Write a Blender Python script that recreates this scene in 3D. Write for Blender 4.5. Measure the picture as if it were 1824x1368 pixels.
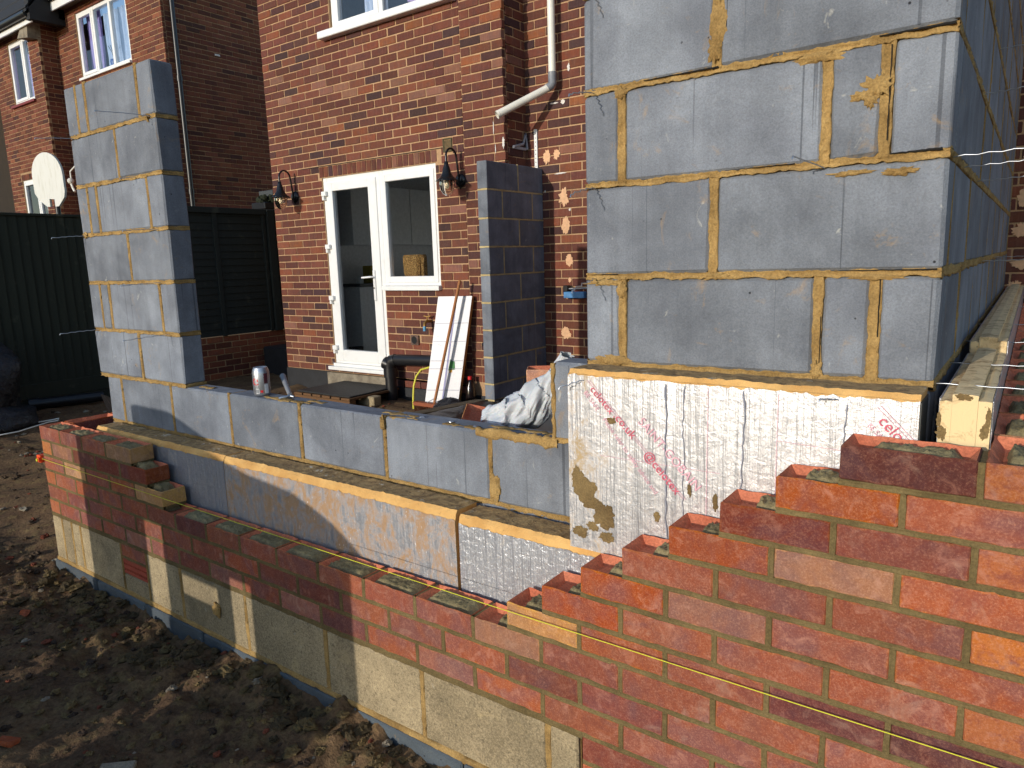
import bpy, bmesh, math, random
from mathutils import Vector, Matrix, Euler, noise as mnoise

# ------------------------------------------------------------------ camera, world, sun, exposure
for o in list(bpy.data.objects): bpy.data.objects.remove(o)
scene = bpy.context.scene
COL = scene.collection
CAM = Vector((3.5286, -1.6253, 0.7204)); YAW, PITCH, ROLL, FPX = 0.6321, -0.1731, -0.0308, 1266.98
def _basis():
    fw = Vector((-math.sin(YAW)*math.cos(PITCH), math.cos(YAW)*math.cos(PITCH), math.sin(PITCH)))
    r = Vector((math.cos(YAW), math.sin(YAW), 0)); u = r.cross(fw)
    c, s = math.cos(ROLL), math.sin(ROLL)
    return c*r+s*u, -s*r+c*u, fw
RGT, UPV, FWD = _basis()
cd = bpy.data.cameras.new('camera'); cam = bpy.data.objects.new('camera', cd); COL.objects.link(cam)
cd.sensor_fit = 'HORIZONTAL'; cd.sensor_width = 36.0; cd.lens = FPX/1824*36.0
cd.clip_start = 0.05; cd.clip_end = 600
M = Matrix((RGT, UPV, -FWD)).transposed().to_4x4(); M.translation = CAM; cam.matrix_world = M
scene.camera = cam
def pix(P):
    d = Vector(P)-CAM; z = d.dot(FWD)
    if z < .05: return None
    return (912+FPX*d.dot(RGT)/z, 684-FPX*d.dot(UPV)/z, z)

SUN_AZ, SUN_EL = math.radians(8.0), math.radians(11.5)     # direction the light travels: mostly +y, a little +x
SUND = Vector((math.sin(SUN_AZ)*math.cos(SUN_EL), math.cos(SUN_AZ)*math.cos(SUN_EL), -math.sin(SUN_EL)))
w = bpy.data.worlds.new('World'); scene.world = w; w.use_nodes = True
wn = w.node_tree.nodes; wn.clear()
sky = wn.new('ShaderNodeTexSky'); sky.sky_type = 'NISHITA'; sky.sun_disc = False
sky.sun_elevation = math.radians(16); sky.sun_rotation = math.pi+SUN_AZ
sky.air_density = 1.0; sky.dust_density = 0.4; sky.ozone_density = 1.5
bg = wn.new('ShaderNodeBackground'); bg.inputs['Strength'].default_value = 0.15
wo = wn.new('ShaderNodeOutputWorld')
w.node_tree.links.new(sky.outputs[0], bg.inputs[0]); w.node_tree.links.new(bg.outputs[0], wo.inputs[0])
sd = bpy.data.lights.new('sun', 'SUN'); sd.energy = 2.3; sd.angle = math.radians(0.5); sd.color = (1.0, 0.93, 0.82)
sun = bpy.data.objects.new('sun', sd); COL.objects.link(sun)
sun.rotation_euler = SUND.to_track_quat('-Z', 'Y').to_euler(); sun.location = (-3, -12, 6)
vs = scene.view_settings
vs.view_transform = 'Standard'; vs.look = 'None'; vs.gamma = 1.0; vs.use_curve_mapping = False
vs.exposure = 0.36

# ------------------------------------------------------------------ helpers
rnd = random.Random(7)
def S(r, g, b):
    f = lambda c: ((c/255+.055)/1.055)**2.4 if c > 10 else c/255/12.92
    return (f(r), f(g), f(b), 1.0)
WL = {}
def wloc(o): return WL.get(o.name, Vector((0, 0, 0)))
def link(o, parent=None, world=(0, 0, 0)):
    COL.objects.link(o); WL[o.name] = Vector(world)
    if parent is not None:
        o.parent = parent; o.location = Vector(world)-wloc(parent)
    else: o.location = Vector(world)
    return o
def tag(o, label=None, cat=None, group=None, kind=None):
    if label: o['label'] = label
    if cat: o['category'] = cat
    if group: o['group'] = group
    if kind: o['kind'] = kind
    return o
def thing(name, label, cat, loc, group=None):
    return tag(link(bpy.data.objects.new(name, None), None, loc), label, cat, group)

class MB:
    def __init__(s): s.v = []; s.f = []; s.c = []; s.cur = None; s.sm = []; s.mi = {}
    def add(s, vs, fs, smooth=False):
        b = len(s.v); s.v += [tuple(v) for v in vs]
        for f in fs: s.f.append(tuple(b+i for i in f)); s.c.append(s.cur); s.sm.append(smooth)
    def box(s, x0, x1, y0, y1, z0, z1):
        s.add([(x0,y0,z0),(x1,y0,z0),(x1,y1,z0),(x0,y1,z0),(x0,y0,z1),(x1,y0,z1),(x1,y1,z1),(x0,y1,z1)],
              [(0,3,2,1),(4,5,6,7),(0,1,5,4),(1,2,6,5),(2,3,7,6),(3,0,4,7)])
    def pane(s, x0, x1, y0, y1, z0, z1): s.add([(x0,y0,z0),(x1,y0,z0),(x1,y0,z1),(x0,y0,z1)], [(0,1,2,3)])
    def cbox(s, x0, x1, y0, y1, z0, z1, b=.003, mat=None, j=0.0):
        b = min(b, (x1-x0)*.45, (y1-y0)*.45, (z1-z0)*.45)
        vs = []; idx = {}
        for sx in (0, 1):
            for sy in (0, 1):
                for sz in (0, 1):
                    c = [(x0, x1)[sx], (y0, y1)[sy], (z0, z1)[sz]]; sg = [1-2*sx, 1-2*sy, 1-2*sz]
                    jj = [rnd.uniform(-j, j) for _ in range(3)]; bb = b*(1+(rnd.random() if j else 0)*1.2)
                    for a in range(3):
                        q = [c[k]+jj[k]+(0 if k == a else sg[k]*bb) for k in range(3)]
                        idx[(sx, sy, sz, a)] = len(vs); vs.append(q)
        I = lambda x, y, z, a: idx[(x, y, z, a)]
        fs = []
        for t in (0, 1):
            f = [I(t,0,0,0), I(t,1,0,0), I(t,1,1,0), I(t,0,1,0)]; fs.append(f if t else f[::-1])
            f = [I(0,t,0,1), I(0,t,1,1), I(1,t,1,1), I(1,t,0,1)]; fs.append(f if t else f[::-1])
            f = [I(0,0,t,2), I(1,0,t,2), I(1,1,t,2), I(0,1,t,2)]; fs.append(f if t else f[::-1])
        for u in (0, 1):
            for v in (0, 1):
                f = [I(0,u,v,1), I(1,u,v,1), I(1,u,v,2), I(0,u,v,2)]; fs.append(f if (u+v) % 2 == 0 else f[::-1])
                f = [I(u,0,v,2), I(u,1,v,2), I(u,1,v,0), I(u,0,v,0)]; fs.append(f if (u+v) % 2 == 0 else f[::-1])
                f = [I(u,v,0,0), I(u,v,1,0), I(u,v,1,1), I(u,v,0,1)]; fs.append(f if (u+v) % 2 == 0 else f[::-1])
                for k in (0, 1):
                    f = [I(u,v,k,0), I(u,v,k,1), I(u,v,k,2)]; fs.append(f if (u+v+k) % 2 else f[::-1])
        if mat: vs = [mat @ Vector(q) for q in vs]
        s.add(vs, fs)
    def tube(s, pts, r, n=10, caps=True, smooth=True):
        pts = [Vector(p) for p in pts]; rs = r if isinstance(r, (list, tuple)) else [r]*len(pts)
        t = (pts[1]-pts[0]).normalized(); a = Vector((0, 0, 1)) if abs(t.z) < .9 else Vector((1, 0, 0))
        nrm = t.cross(a).normalized(); vs = []; fs = []
        for i, p in enumerate(pts):
            t2 = (pts[min(i+1, len(pts)-1)]-pts[max(i-1, 0)]).normalized()
            nrm = (nrm-t2*nrm.dot(t2)).normalized(); bi = t2.cross(nrm)
            for k in range(n):
                an = 2*math.pi*k/n; vs.append(p+(nrm*math.cos(an)+bi*math.sin(an))*rs[i])
        for i in range(len(pts)-1):
            for k in range(n):
                fs.append((i*n+k, i*n+(k+1) % n, (i+1)*n+(k+1) % n, (i+1)*n+k))
        s.add(vs, fs, smooth)
        if caps:
            s.add(vs[:n], [tuple(range(n))[::-1]]); s.add(vs[-n:], [tuple(range(n))])
    def lathe(s, prof, c=(0, 0, 0), n=20, mat=None, smooth=True):
        vs = []; fs = []
        for r, z in prof:
            for k in range(n):
                a = 2*math.pi*k/n; q = Vector((r*math.cos(a), r*math.sin(a), z))
                vs.append((mat @ q if mat else q)+Vector(c))
        for i in range(len(prof)-1):
            for k in range(n): fs.append((i*n+k, i*n+(k+1) % n, (i+1)*n+(k+1) % n, (i+1)*n+k))
        s.add(vs, fs, smooth)
        if prof[0][0] > 1e-4: s.add(vs[:n], [tuple(range(n))[::-1]])
        if prof[-1][0] > 1e-4: s.add(vs[-n:], [tuple(range(n))])
    def grid(s, fn, nu, nv, smooth=True):
        vs = [fn(i/nu, j/nv) for j in range(nv+1) for i in range(nu+1)]
        s.add(vs, [(j*(nu+1)+i, j*(nu+1)+i+1, (j+1)*(nu+1)+i+1, (j+1)*(nu+1)+i) for j in range(nv) for i in range(nu)], smooth)
    def blob(s, c, r, amp=.25, seed=0, n=8, m=6, fr=2.0):
        rx, ry, rz = r if isinstance(r, (tuple, list)) else (r, r, r); off = Vector((seed*3.1, seed*1.7, seed*5.3)); vs = []
        for j in range(m+1):
            th = math.pi*j/m
            for i in range(n):
                a = 2*math.pi*i/n; d = Vector((math.sin(th)*math.cos(a), math.sin(th)*math.sin(a), math.cos(th)))
                k = 1+amp*mnoise.noise(d*fr+off)*1.6
                vs.append((c[0]+d.x*rx*k, c[1]+d.y*ry*k, c[2]+d.z*rz*k))
        s.add(vs, [(j*n+i, (j+1)*n+i, (j+1)*n+(i+1) % n, j*n+(i+1) % n) for j in range(m) for i in range(n)], False)
    def mesh(s, name, mats, origin=(0, 0, 0), attr=False):
        me = bpy.data.meshes.new(name); o = Vector(origin)
        me.from_pydata([tuple(Vector(v)-o) for v in s.v], [], s.f); me.validate(clean_customdata=False)
        for m in (mats if isinstance(mats, (list, tuple)) else [mats]): me.materials.append(m)
        if len(me.polygons) == len(s.f): me.polygons.foreach_set('use_smooth', s.sm)
        for k_, i_ in s.mi.items(): me.polygons[k_].material_index = i_
        if attr:
            ca = me.color_attributes.new('bcol', 'FLOAT_COLOR', 'CORNER'); data = []
            for p in me.polygons:
                data += list(s.c[p.index] or (1, 1, 1, 1))*p.loop_total
            ca.data.foreach_set('color', data)
        me.update(); return me
    def build(s, name, mats, parent=None, attr=False, kind=None, origin=None):
        if origin is None:
            xs = [v[0] for v in s.v]; ys = [v[1] for v in s.v]; zs = [v[2] for v in s.v]
            origin = ((min(xs)+max(xs))/2, (min(ys)+max(ys))/2, min(zs))
        o = bpy.data.objects.new(name, s.mesh(name, mats, origin, attr)); link(o, parent, origin)
        if kind: o['kind'] = kind
        return o

# ------------------------------------------------------------------ node materials
class G:
    def __init__(s, name):
        s.m = bpy.data.materials.new(name); s.m.use_nodes = True; s.t = s.m.node_tree; s.t.nodes.clear()
        s.o = s.new('ShaderNodeOutputMaterial'); s.b = s.new('ShaderNodeBsdfPrincipled')
        s.t.links.new(s.b.outputs[0], s.o.inputs[0]); s._n = None
    def new(s, t): return s.t.nodes.new(t)
    def set(s, sock, v):
        if isinstance(v, bpy.types.NodeSocket): s.t.links.new(v, sock)
        elif v is not None: sock.default_value = v
    def inp(s, **k):
        for a, v in k.items(): s.set(s.b.inputs[a.replace('_', ' ')], v)
        return s
    def pos(s): return s.new('ShaderNodeNewGeometry').outputs['Position']
    def obj(s): return s.new('ShaderNodeTexCoord').outputs['Object']
    def info(s, k): return s.new('ShaderNodeObjectInfo').outputs[k]
    def attr(s): 
        n = s.new('ShaderNodeAttribute'); n.attribute_name = 'bcol'; return n.outputs['Color']
    def map(s, v, scale=(1, 1, 1), loc=(0, 0, 0), rot=(0, 0, 0)):
        n = s.new('ShaderNodeMapping'); s.set(n.inputs['Vector'], v); n.inputs['Scale'].default_value = scale
        s.set(n.inputs['Location'], loc); n.inputs['Rotation'].default_value = rot; return n.outputs[0]
    def noise(s, v, scale, detail=4, rough=.55, dist=0.0, col=False):
        n = s.new('ShaderNodeTexNoise'); s.set(n.inputs['Vector'], v); n.inputs['Scale'].default_value = scale
        n.inputs['Detail'].default_value = detail; n.inputs['Roughness'].default_value = rough; n.inputs['Distortion'].default_value = dist
        return n.outputs['Color' if col else 'Fac']
    def vor(s, v, scale, feat='F1', out='Distance'):
        n = s.new('ShaderNodeTexVoronoi'); s.set(n.inputs['Vector'], v); n.inputs['Scale'].default_value = scale; n.feature = feat; return n.outputs[out]
    def wave(s, v, scale, dist=0, det=2):
        n = s.new('ShaderNodeTexWave'); s.set(n.inputs['Vector'], v); n.inputs['Scale'].default_value = scale
        n.inputs['Distortion'].default_value = dist; n.inputs['Detail'].default_value = det; return n.outputs['Fac']
    def ramp(s, f, st, interp='LINEAR'):
        n = s.new('ShaderNodeValToRGB'); s.set(n.inputs[0], f); cr = n.color_ramp; cr.interpolation = interp
        while len(cr.elements) < len(st): cr.elements.new(.5)
        for e, (p, c) in zip(cr.elements, st):
            e.position = p; e.color = c if isinstance(c, (tuple, list)) else (c, c, c, 1)
        return n.outputs[0]
    def mix(s, f, a, b, mode='MIX'):
        n = s.new('ShaderNodeMix'); n.data_type = 'RGBA'; n.blend_type = mode
        s.set(n.inputs[0], f); s.set(n.inputs[6], a); s.set(n.inputs[7], b); return n.outputs[2]
    def math(s, op, a, b=None, clamp=False):
        n = s.new('ShaderNodeMath'); n.operation = op; n.use_clamp = clamp; s.set(n.inputs[0], a)
        if b is not None: s.set(n.inputs[1], b)
        return n.outputs[0]
    def hsv(s, c, h=.5, sat=1, v=1):
        n = s.new('ShaderNodeHueSaturation'); s.set(n.inputs['Color'], c); s.set(n.inputs['Hue'], h); s.set(n.inputs['Saturation'], sat); s.set(n.inputs['Value'], v); return n.outputs[0]
    def sep(s, v, k):
        n = s.new('ShaderNodeSeparateXYZ'); s.set(n.inputs[0], v); return n.outputs[k]
    def bump(s, h, strength=.5, dist=.004):
        n = s.new('ShaderNodeBump'); n.inputs['Strength'].default_value = strength; n.inputs['Distance'].default_value = dist
        s.set(n.inputs['Height'], h)
        if s._n is not None: s.t.links.new(s._n, n.inputs['Normal'])
        s._n = n.outputs[0]; s.set(s.b.inputs['Normal'], s._n); return s

def m_plain(name, c, rough=.6, metal=0., var=.12, scale=30, bump=.15, bdist=.001):
    g = G(name); p = g.pos(); n = g.noise(p, scale, 4)
    col = g.mix(1, c, g.ramp(n, [(.25, 1-var), (.75, 1+var)]), 'MULTIPLY')
    g.inp(Base_Color=col, Roughness=rough, Metallic=metal)
    if bump: g.bump(g.noise(p, scale*4, 3), bump, bdist)
    return g.m

def m_brick(name, joined, near):
    g = G(name); p = g.pos(); base = g.attr() if joined else g.info('Color')
    n1 = g.noise(p, 14 if near else 18, 5, .6); n2 = g.noise(p, 420 if near else 160, 2, .7); n3 = g.noise(p, 55, 4, .65, .6)
    c = g.mix(g.ramp(n1, [(.42, 0.), (.66, .5)]), base, g.hsv(base, .495, .72, .62))
    c = g.mix(g.ramp(n3, [(.55, 0.), (.72, .5)]), c, g.hsv(base, .508, .85, 1.3))
    if near:
        o = g.obj(); ax = g.math('DIVIDE', g.math('ABSOLUTE', g.sep(o, 0)), .1075); az = g.math('DIVIDE', g.math('ABSOLUTE', g.math('SUBTRACT', g.sep(o, 2), .0325)), .0325)
        e = g.math('MAXIMUM', g.math('ADD', g.math('MULTIPLY', g.math('SUBTRACT', ax, 1.), 3.3), 1.), az)
        e = g.math('ADD', e, g.math('MULTIPLY', g.math('SUBTRACT', g.noise(p, 60, 4, .65), .5), .55))
        pk = g.noise(p, 6.5, 4, .6, .8)
        c = g.mix(g.ramp(pk, [(.40, .55), (.52, 0.)]), c, g.mix(.5, g.hsv(base, .47, .62, .75), S(96, 66, 70)))
        c = g.mix(g.ramp(e, [(.86, 0.), (1.02, .8)]), c, g.hsv(base, .515, 1.05, 1.42))
        gr = g.noise(p, 260, 4, .8)
        c = g.mix(g.ramp(gr, [(.50, 0.), (.70, .55)]), c, g.mix(.22, g.hsv(base, .51, .8, 1.75), S(222, 164, 128)))
        c = g.mix(g.ramp(gr, [(.28, .5), (.46, 0.)]), c, g.hsv(base, .49, 1, .55))
        mo_ = g.noise(p, 26, 5, .7, .9); c = g.mix(g.ramp(mo_, [(.54, 0.), (.70, .55)]), c, g.mix(.4, g.hsv(base, .505, .7, 1.45), S(200, 136, 112)))
        c = g.mix(g.ramp(mo_, [(.32, .5), (.46, 0.)]), c, g.hsv(base, .485, .9, .62))
        c = g.mix(g.ramp(g.noise(p, 9, 4, .65, 1.2), [(.60, 0.), (.80, .45)]), c, S(192, 160, 142))
    else:
        st = g.noise(g.map(p, (60, 60, 7)), 1, 3, .6)
        c = g.mix(g.ramp(st, [(.5, 0.), (.75, .35)]), c, g.hsv(base, .51, .85, 1.5))
        c = g.mix(g.ramp(n2, [(.6, 0.), (.8, .25)]), c, S(190, 150, 130))
    if near: c = g.hsv(c, .503, 1.07, .95)
    else: c = g.hsv(c, .503, 1.05, .98)
    g.inp(Base_Color=c, Roughness=.92, Specular_IOR_Level=.25)
    g.bump(n3, .5, .0025)
    g.bump(g.noise(p, 230, 3, .75) if near else n2, .9 if near else .4, .002)
    return g.m
M_BR_N = m_brick('brick_face_near', False, True)
M_BR_O = m_brick('brick_face', False, False)
M_BR_J = m_brick('brick_face_bulk', True, False)
def m_mortar(name, c, c2, fine=220, bump=.9, rough=.95):
    g = G(name); p = g.pos(); n = g.noise(p, 9, 5, .65); n2 = g.noise(p, fine, 3, .7); n3 = g.noise(p, 45, 4, .6)
    col = g.mix(g.ramp(n, [(.35, 0.), (.65, 1.)]), c, c2)
    col = g.mix(1, col, g.ramp(n2, [(.25, .62), (.75, 1.3)]), 'MULTIPLY')
    g.inp(Base_Color=col, Roughness=rough, Specular_IOR_Level=.3); g.bump(n3, bump, .005); g.bump(n2, bump, .0015); return g.m
M_OCHRE = m_mortar('ochre_sand_mortar', S(178, 146, 92), S(136, 108, 64), bump=1.)
M_OLIVE = m_mortar('damp_olive_mortar', S(120, 103, 68), S(94, 80, 50), bump=.5)
M_WET = m_mortar('wet_bedding_mortar', S(150, 136, 98), S(110, 98, 68), fine=200, rough=.7)
M_HMORT = m_mortar('house_lime_mortar', S(190, 154, 118), S(168, 134, 100), bump=.25)
M_NMORT = m_mortar('neighbour_mortar', S(178, 144, 108), S(154, 124, 92), bump=.3)

def m_block(name, c1, c2, lines=True, tan=False):
    g = G(name); o = g.obj(); r = g.info('Random'); p = g.pos()
    off = g.math('MULTIPLY', r, 37.0)
    cv = g.new('ShaderNodeCombineXYZ'); g.set(cv.inputs[0], off); g.set(cv.inputs[1], off); g.set(cv.inputs[2], off)
    q = g.map(o, (1, 1, 1), cv.outputs[0])
    n1 = g.noise(q, 5, 5, .6, .4); n2 = g.noise(q, 260, 2, .75); n3 = g.noise(q, 38, 4, .65)
    c = g.mix(g.ramp(n1, [(.36, 0.), (.66, 1.)]), c1, c2)
    c = g.mix(1, c, g.ramp(r, [(0., .84), (1., 1.16)]), 'MULTIPLY')
    c = g.mix(1, c, g.ramp(n2, [(.28, .80), (.72, 1.15)]), 'MULTIPLY')
    if tan: c = g.mix(1, c, g.ramp(g.noise(q, 130, 4, .8), [(.3, .58), (.7, 1.32)]), 'MULTIPLY')
    if lines:
        # saw marks: hair-thin dark vertical lines, here and there
        l = g.noise(g.map(q, (75, 75, .35)), 1, 1, .4); m = g.noise(g.map(q, (9, 9, 1.6)), 1, 3)
        ln = g.math('MULTIPLY', g.ramp(l, [(.282, 1.), (.300, 0.)]), g.ramp(m, [(.36, .1), (.56, .5)]))
        c = g.mix(ln, c, (.03, .032, .04, 1))
        l2 = g.noise(g.map(q, (26, 26, .35)), 1, 3, .7)
        c = g.mix(1, c, g.ramp(l2, [(.3, .91), (.7, 1.06)]), 'MULTIPLY')
        cl = g.noise(q, 3.1, 4, .6, .8); c = g.mix(1, c, g.ramp(cl, [(.3, .78), (.6, 1.06)]), 'MULTIPLY')
    # pale splashes and ochre smears
    sp = g.noise(q, 22, 3, .6, 1.2)
    c = g.mix(g.ramp(sp, [(.68, 0.), (.76, .5)]), c, S(190, 188, 178))
    sm = g.noise(q, 6.5, 5, .75, 1.5)
    c = g.mix(g.ramp(sm, [(.60, 0.), (.80, .65)]), c, S(176, 140, 84) if not tan else S(206, 182, 130))
    if tan:
        bl = g.noise(g.map(q, (40, 40, 130), (0, 0, 0), (0, .6, 0)), 1, 3, .7)
        c = g.mix(g.ramp(bl, [(.64, 0.), (.74, .8)]), c, (.07, .055, .035, 1))
        c = g.mix(g.ramp(g.noise(q, 70, 2), [(.3, .5), (.38, 0.)]), c, (.09, .07, .045, 1))
    pit = g.vor(q, 24); pm = g.noise(q, 7, 1)
    pits = g.math('MULTIPLY', g.ramp(pit, [(.05, 1.), (.08, 0.)]), g.ramp(pm, [(.58, 0.), (.62, 1.)]))
    c = g.mix(pits, c, (.03, .03, .035, 1))
    g.inp(Base_Color=c, Roughness=.93, Specular_IOR_Level=.3)
    g.bump(g.math('SUBTRACT', n3, pits), .55, .004); g.bump(n2, .7 if not tan else 1.0, .0016)
    return g.m
M_BLOCK = m_block('blue_grey_block', S(133, 138, 146), S(110, 114, 122))
M_TAN = m_block('buff_dense_block', S(172, 154, 122), S(142, 127, 100), False, True)
M_BASE = m_block('grey_base_block', S(92, 100, 106), S(74, 80, 86), False)

PAL_N = [(S(152,86,68),5), (S(144,82,66),5), (S(126,70,60),3), (S(106,60,55),1.6), (S(96,60,60),.6), (S(158,110,88),1), (S(172,128,94),.4), (S(150,98,84),4), (S(162,90,66),2)]
PAL_H = [(S(112,67,55),6), (S(105,61,52),6), (S(95,57,50),5), (S(82,54,51),2.5), (S(72,51,51),1.5), (S(124,71,55),2), (S(134,80,57),.5), (S(126,86,73),1.6)]
PAL_NB = [(S(116,68,53),6), (S(107,61,48),5), (S(94,56,47),3), (S(82,52,47),1), (S(126,76,58),2)]
def pick(pal):
    t = rnd.random()*sum(w for _, w in pal)
    for c, w_ in pal:
        t -= w_
        if t <= 0: break
    k = rnd.uniform(.86, 1.14)
    return (c[0]*k, c[1]*k*rnd.uniform(.95, 1.05), c[2]*k*rnd.uniform(.93, 1.07), 1)
def rel(dx, dy, dz): return Vector((dx, dy, dz))
# ------------------------------------------------------------------ ground
XC, YF, ZA, XA, XR = -.366, -.244, .364, 3.2636, 3.383      # outer leaf corner, face, top of the highest step; inner leaf corner
def smooth(a, b, t):
    t = max(0, min(1, (t-a)/(b-a))); return t*t*(3-2*t)
def gheight(x, y):
    z = -.745+.105*smooth(-.3, .6, y)
    if -6 < x < 6 and -6 < y < 6:
        P = Vector((x, y, 0))
        z += .030*mnoise.fractal(P*2.1, .9, 2.1, 4)
        near = smooth(-.95, -.4, y)*(1-smooth(-.2, .1, y)) if x > -1.5 else .3
        t = mnoise.turbulence(P*8.0+Vector((3, 1, 0)), 3, False)
        z += (.022*near+.010)*(t-.45)
        z += .010*mnoise.fractal(P*26, .8, 2.1, 3)
        d = YF-y
        if 0 < d < .5 and x > XC-.1:
            z += .045*(1-d/.5)**2*(.35+mnoise.noise(Vector((x*3.3, 2, 0)))+.6*mnoise.noise(Vector((x*11, y*9, 0))))
        z += .02*max(0, mnoise.noise(Vector((x*.9, y*.9, 4))))
    return z
def axis(fine0, fine1, st, lo, hi, mid0, mid1, mst):
    a = []; x = fine0
    while x <= fine1: a.append(x); x += st
    x = fine1+mst
    while x < mid1: a.append(x); x += mst
    x = max(fine1, mid1); s_ = mst*2
    while x < hi: a.append(x); x += s_; s_ *= 1.6
    a.append(hi); x = fine0-mst
    while x > mid0: a.append(x); x -= mst
    x = min(fine0, mid0); s_ = mst*2
    while x > lo: a.append(x); x -= s_; s_ *= 1.6
    a.append(lo); return sorted(set(round(q, 4) for q in a))
gx = axis(-.9, 2.9, .013, -150, 150, -6, 5, .06); gy = axis(-1.35, -.23, .013, -150, 200, -3, 4.2, .06)
mb = MB(); mb.v = [(x, y, gheight(x, y)) for y in gy for x in gx]
nx = len(gx)
mb.f = [(j*nx+i, j*nx+i+1, (j+1)*nx+i+1, (j+1)*nx+i) for j in range(len(gy)-1) for i in range(nx-1)]
mb.c = [None]*len(mb.f); mb.sm = [True]*len(mb.f)
g = G('churned_soil'); p = g.pos()
n1 = g.noise(p, 3.2, 6, .65); n2 = g.noise(p, 60, 5, .7); n3 = g.noise(p, 14, 5, .7)
c = g.mix(g.ramp(n1, [(.35, 0.), (.65, 1.)]), S(92, 69, 50), S(122, 96, 68))
c = g.mix(g.ramp(n3, [(.5, 0.), (.68, .75)]), c, S(128, 108, 70))
c = g.mix(1, c, g.ramp(n2, [(.28, .45), (.72, 1.35)]), 'MULTIPLY')
c = g.mix(g.ramp(g.noise(p, 170, 2, .6), [(.72, 0.), (.78, .5)]), c, S(160, 146, 124))
g.inp(Base_Color=c, Roughness=.95, Specular_IOR_Level=.25); g.bump(n3, .8, .016); g.bump(n2, 1., .008)
M_SOIL = g.m
ground = mb.build('ground', M_SOIL, kind='structure', origin=(0, 0, 0))

# loose clods, crumbs and stones over the soil
M_CLOD = None
g = G('clods'); p = g.pos(); n = g.noise(p, 50, 5, .7)
g.inp(Base_Color=g.mix(1, g.attr(), g.ramp(n, [(.25, .5), (.75, 1.35)]), 'MULTIPLY'), Roughness=.95, Specular_IOR_Level=.25); g.bump(n, 1., .008); g.bump(g.noise(p, 190, 3), .8, .003)
M_CLOD = g.m
mb = MB(); r2 = random.Random(11)
def crumb(x, y, r, col, seed):
    mb.cur = col; mb.blob((x, y, gheight(x, y)+r*.25), (r*r2.uniform(.8, 1.35), r*r2.uniform(.8, 1.35), r*r2.uniform(.45, .8)), .55, seed, 9, 7, 2.4)
for k in range(1700):
    x = r2.uniform(-1.4, 3.0); y = YF-.02-abs(r2.gauss(0, .42)); r = r2.choice([.004, .005, .006, .007, .009, .011, .015])
    t = r2.random()
    col = S(92, 76, 54) if t < .45 else S(120, 100, 66) if t < .72 else S(70, 56, 46) if t < .92 else S(130, 72, 52) if t < .965 else S(146, 134, 116)
    crumb(x, y, r, col, k)
for k in range(260):
    x = r2.uniform(-.3, 2.9); y = YF-.03-abs(r2.gauss(0, .13)); r = r2.choice([.008, .010, .012, .015, .019, .026])
    crumb(x, y, r, S(104, 88, 58) if r2.random() < .6 else S(78, 66, 46), 5000+k)
for k in range(700):
    x = r2.uniform(-4.3, -.3) if k % 2 else r2.uniform(-3.2, -.4); y = r2.uniform(-.6, 3.2) if k % 2 == 0 else r2.uniform(-.4, 2.6); r = r2.uniform(.006, .022)
    t = r2.random(); crumb(x, y, r, S(84, 68, 52) if t < .6 else S(122, 66, 48) if t < .75 else S(150, 140, 122), 8000+k)
mb.build('soil_clods', M_CLOD, attr=True, kind='stuff', origin=(0, 0, 0))

M_CLAY = m_mortar('bare_fired_clay', S(214, 128, 94), S(190, 104, 74), fine=160, bump=.35)
# ------------------------------------------------------------------ masonry tools
def frog_brick(L, W, H, seed, mat):
    bm = bmesh.new(); bmesh.ops.create_cube(bm, size=1)
    for v in bm.verts: v.co = Vector((v.co.x*L, v.co.y*W, (v.co.z+.5)*H))
    top = max(bm.faces, key=lambda f: f.calc_center_median().z)
    outer = list(bm.edges)
    rim = bmesh.ops.inset_region(bm, faces=[top], thickness=.021, depth=0)['faces']
    for f in list(rim)+[top]: f.material_index = 1
    for v in top.verts:
        v.co.z -= .021; v.co.x *= .93 if L > .15 else .85; v.co.y *= .80
    bmesh.ops.bevel(bm, geom=[e for e in outer if e.is_valid], offset=.0026, segments=1, affect='EDGES')
    rr = random.Random(seed); n = 12 if L > .15 else 5
    for k in range(1, n):
        x = -L/2+L*k/n+rr.uniform(-.006, .006)
        bmesh.ops.bisect_plane(bm, geom=bm.verts[:]+bm.edges[:]+bm.faces[:], plane_co=(x, 0, 0), plane_no=(1, 0, 0))
    for v in bm.verts:
        q = Vector((v.co.x*38, v.co.y*38, v.co.z*38+seed*9.7))
        v.co += Vector((mnoise.noise(q), mnoise.noise(q+Vector((9, 3, 1))), mnoise.noise(q+Vector((2, 8, 4)))))*.0026
    me = bpy.data.meshes.new('brick'); bm.to_mesh(me); bm.free(); me.materials.append(mat); me.materials.append(M_CLAY); return me
_fb = {}
def near_brick(parent, x0, x1, yc, z0, col=None, along='x', name='brick', W=.1025):
    L = round(x1-x0, 3); v = rnd.randrange(5); key = (L, v)
    if key not in _fb: _fb[key] = frog_brick(L, W, .065, v+int(L*1000), M_BR_N)
    o = bpy.data.objects.new(name, _fb[key]); o.color = col or pick(PAL_N)
    dz = rnd.uniform(-.0008, .0008)
    if along == 'x': link(o, parent, ((x0+x1)/2, yc+rnd.uniform(-.0012, .0012), z0+dz)); o.rotation_euler = (rnd.uniform(-.006, .006), rnd.uniform(-.004, .004), rnd.uniform(-.005, .005)+(math.pi if rnd.random() < .5 else 0))
    else: link(o, parent, (yc, (x0+x1)/2, z0+dz)); o.rotation_euler = (0, 0, math.pi/2+rnd.uniform(-.006, .006))
    return o
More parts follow.
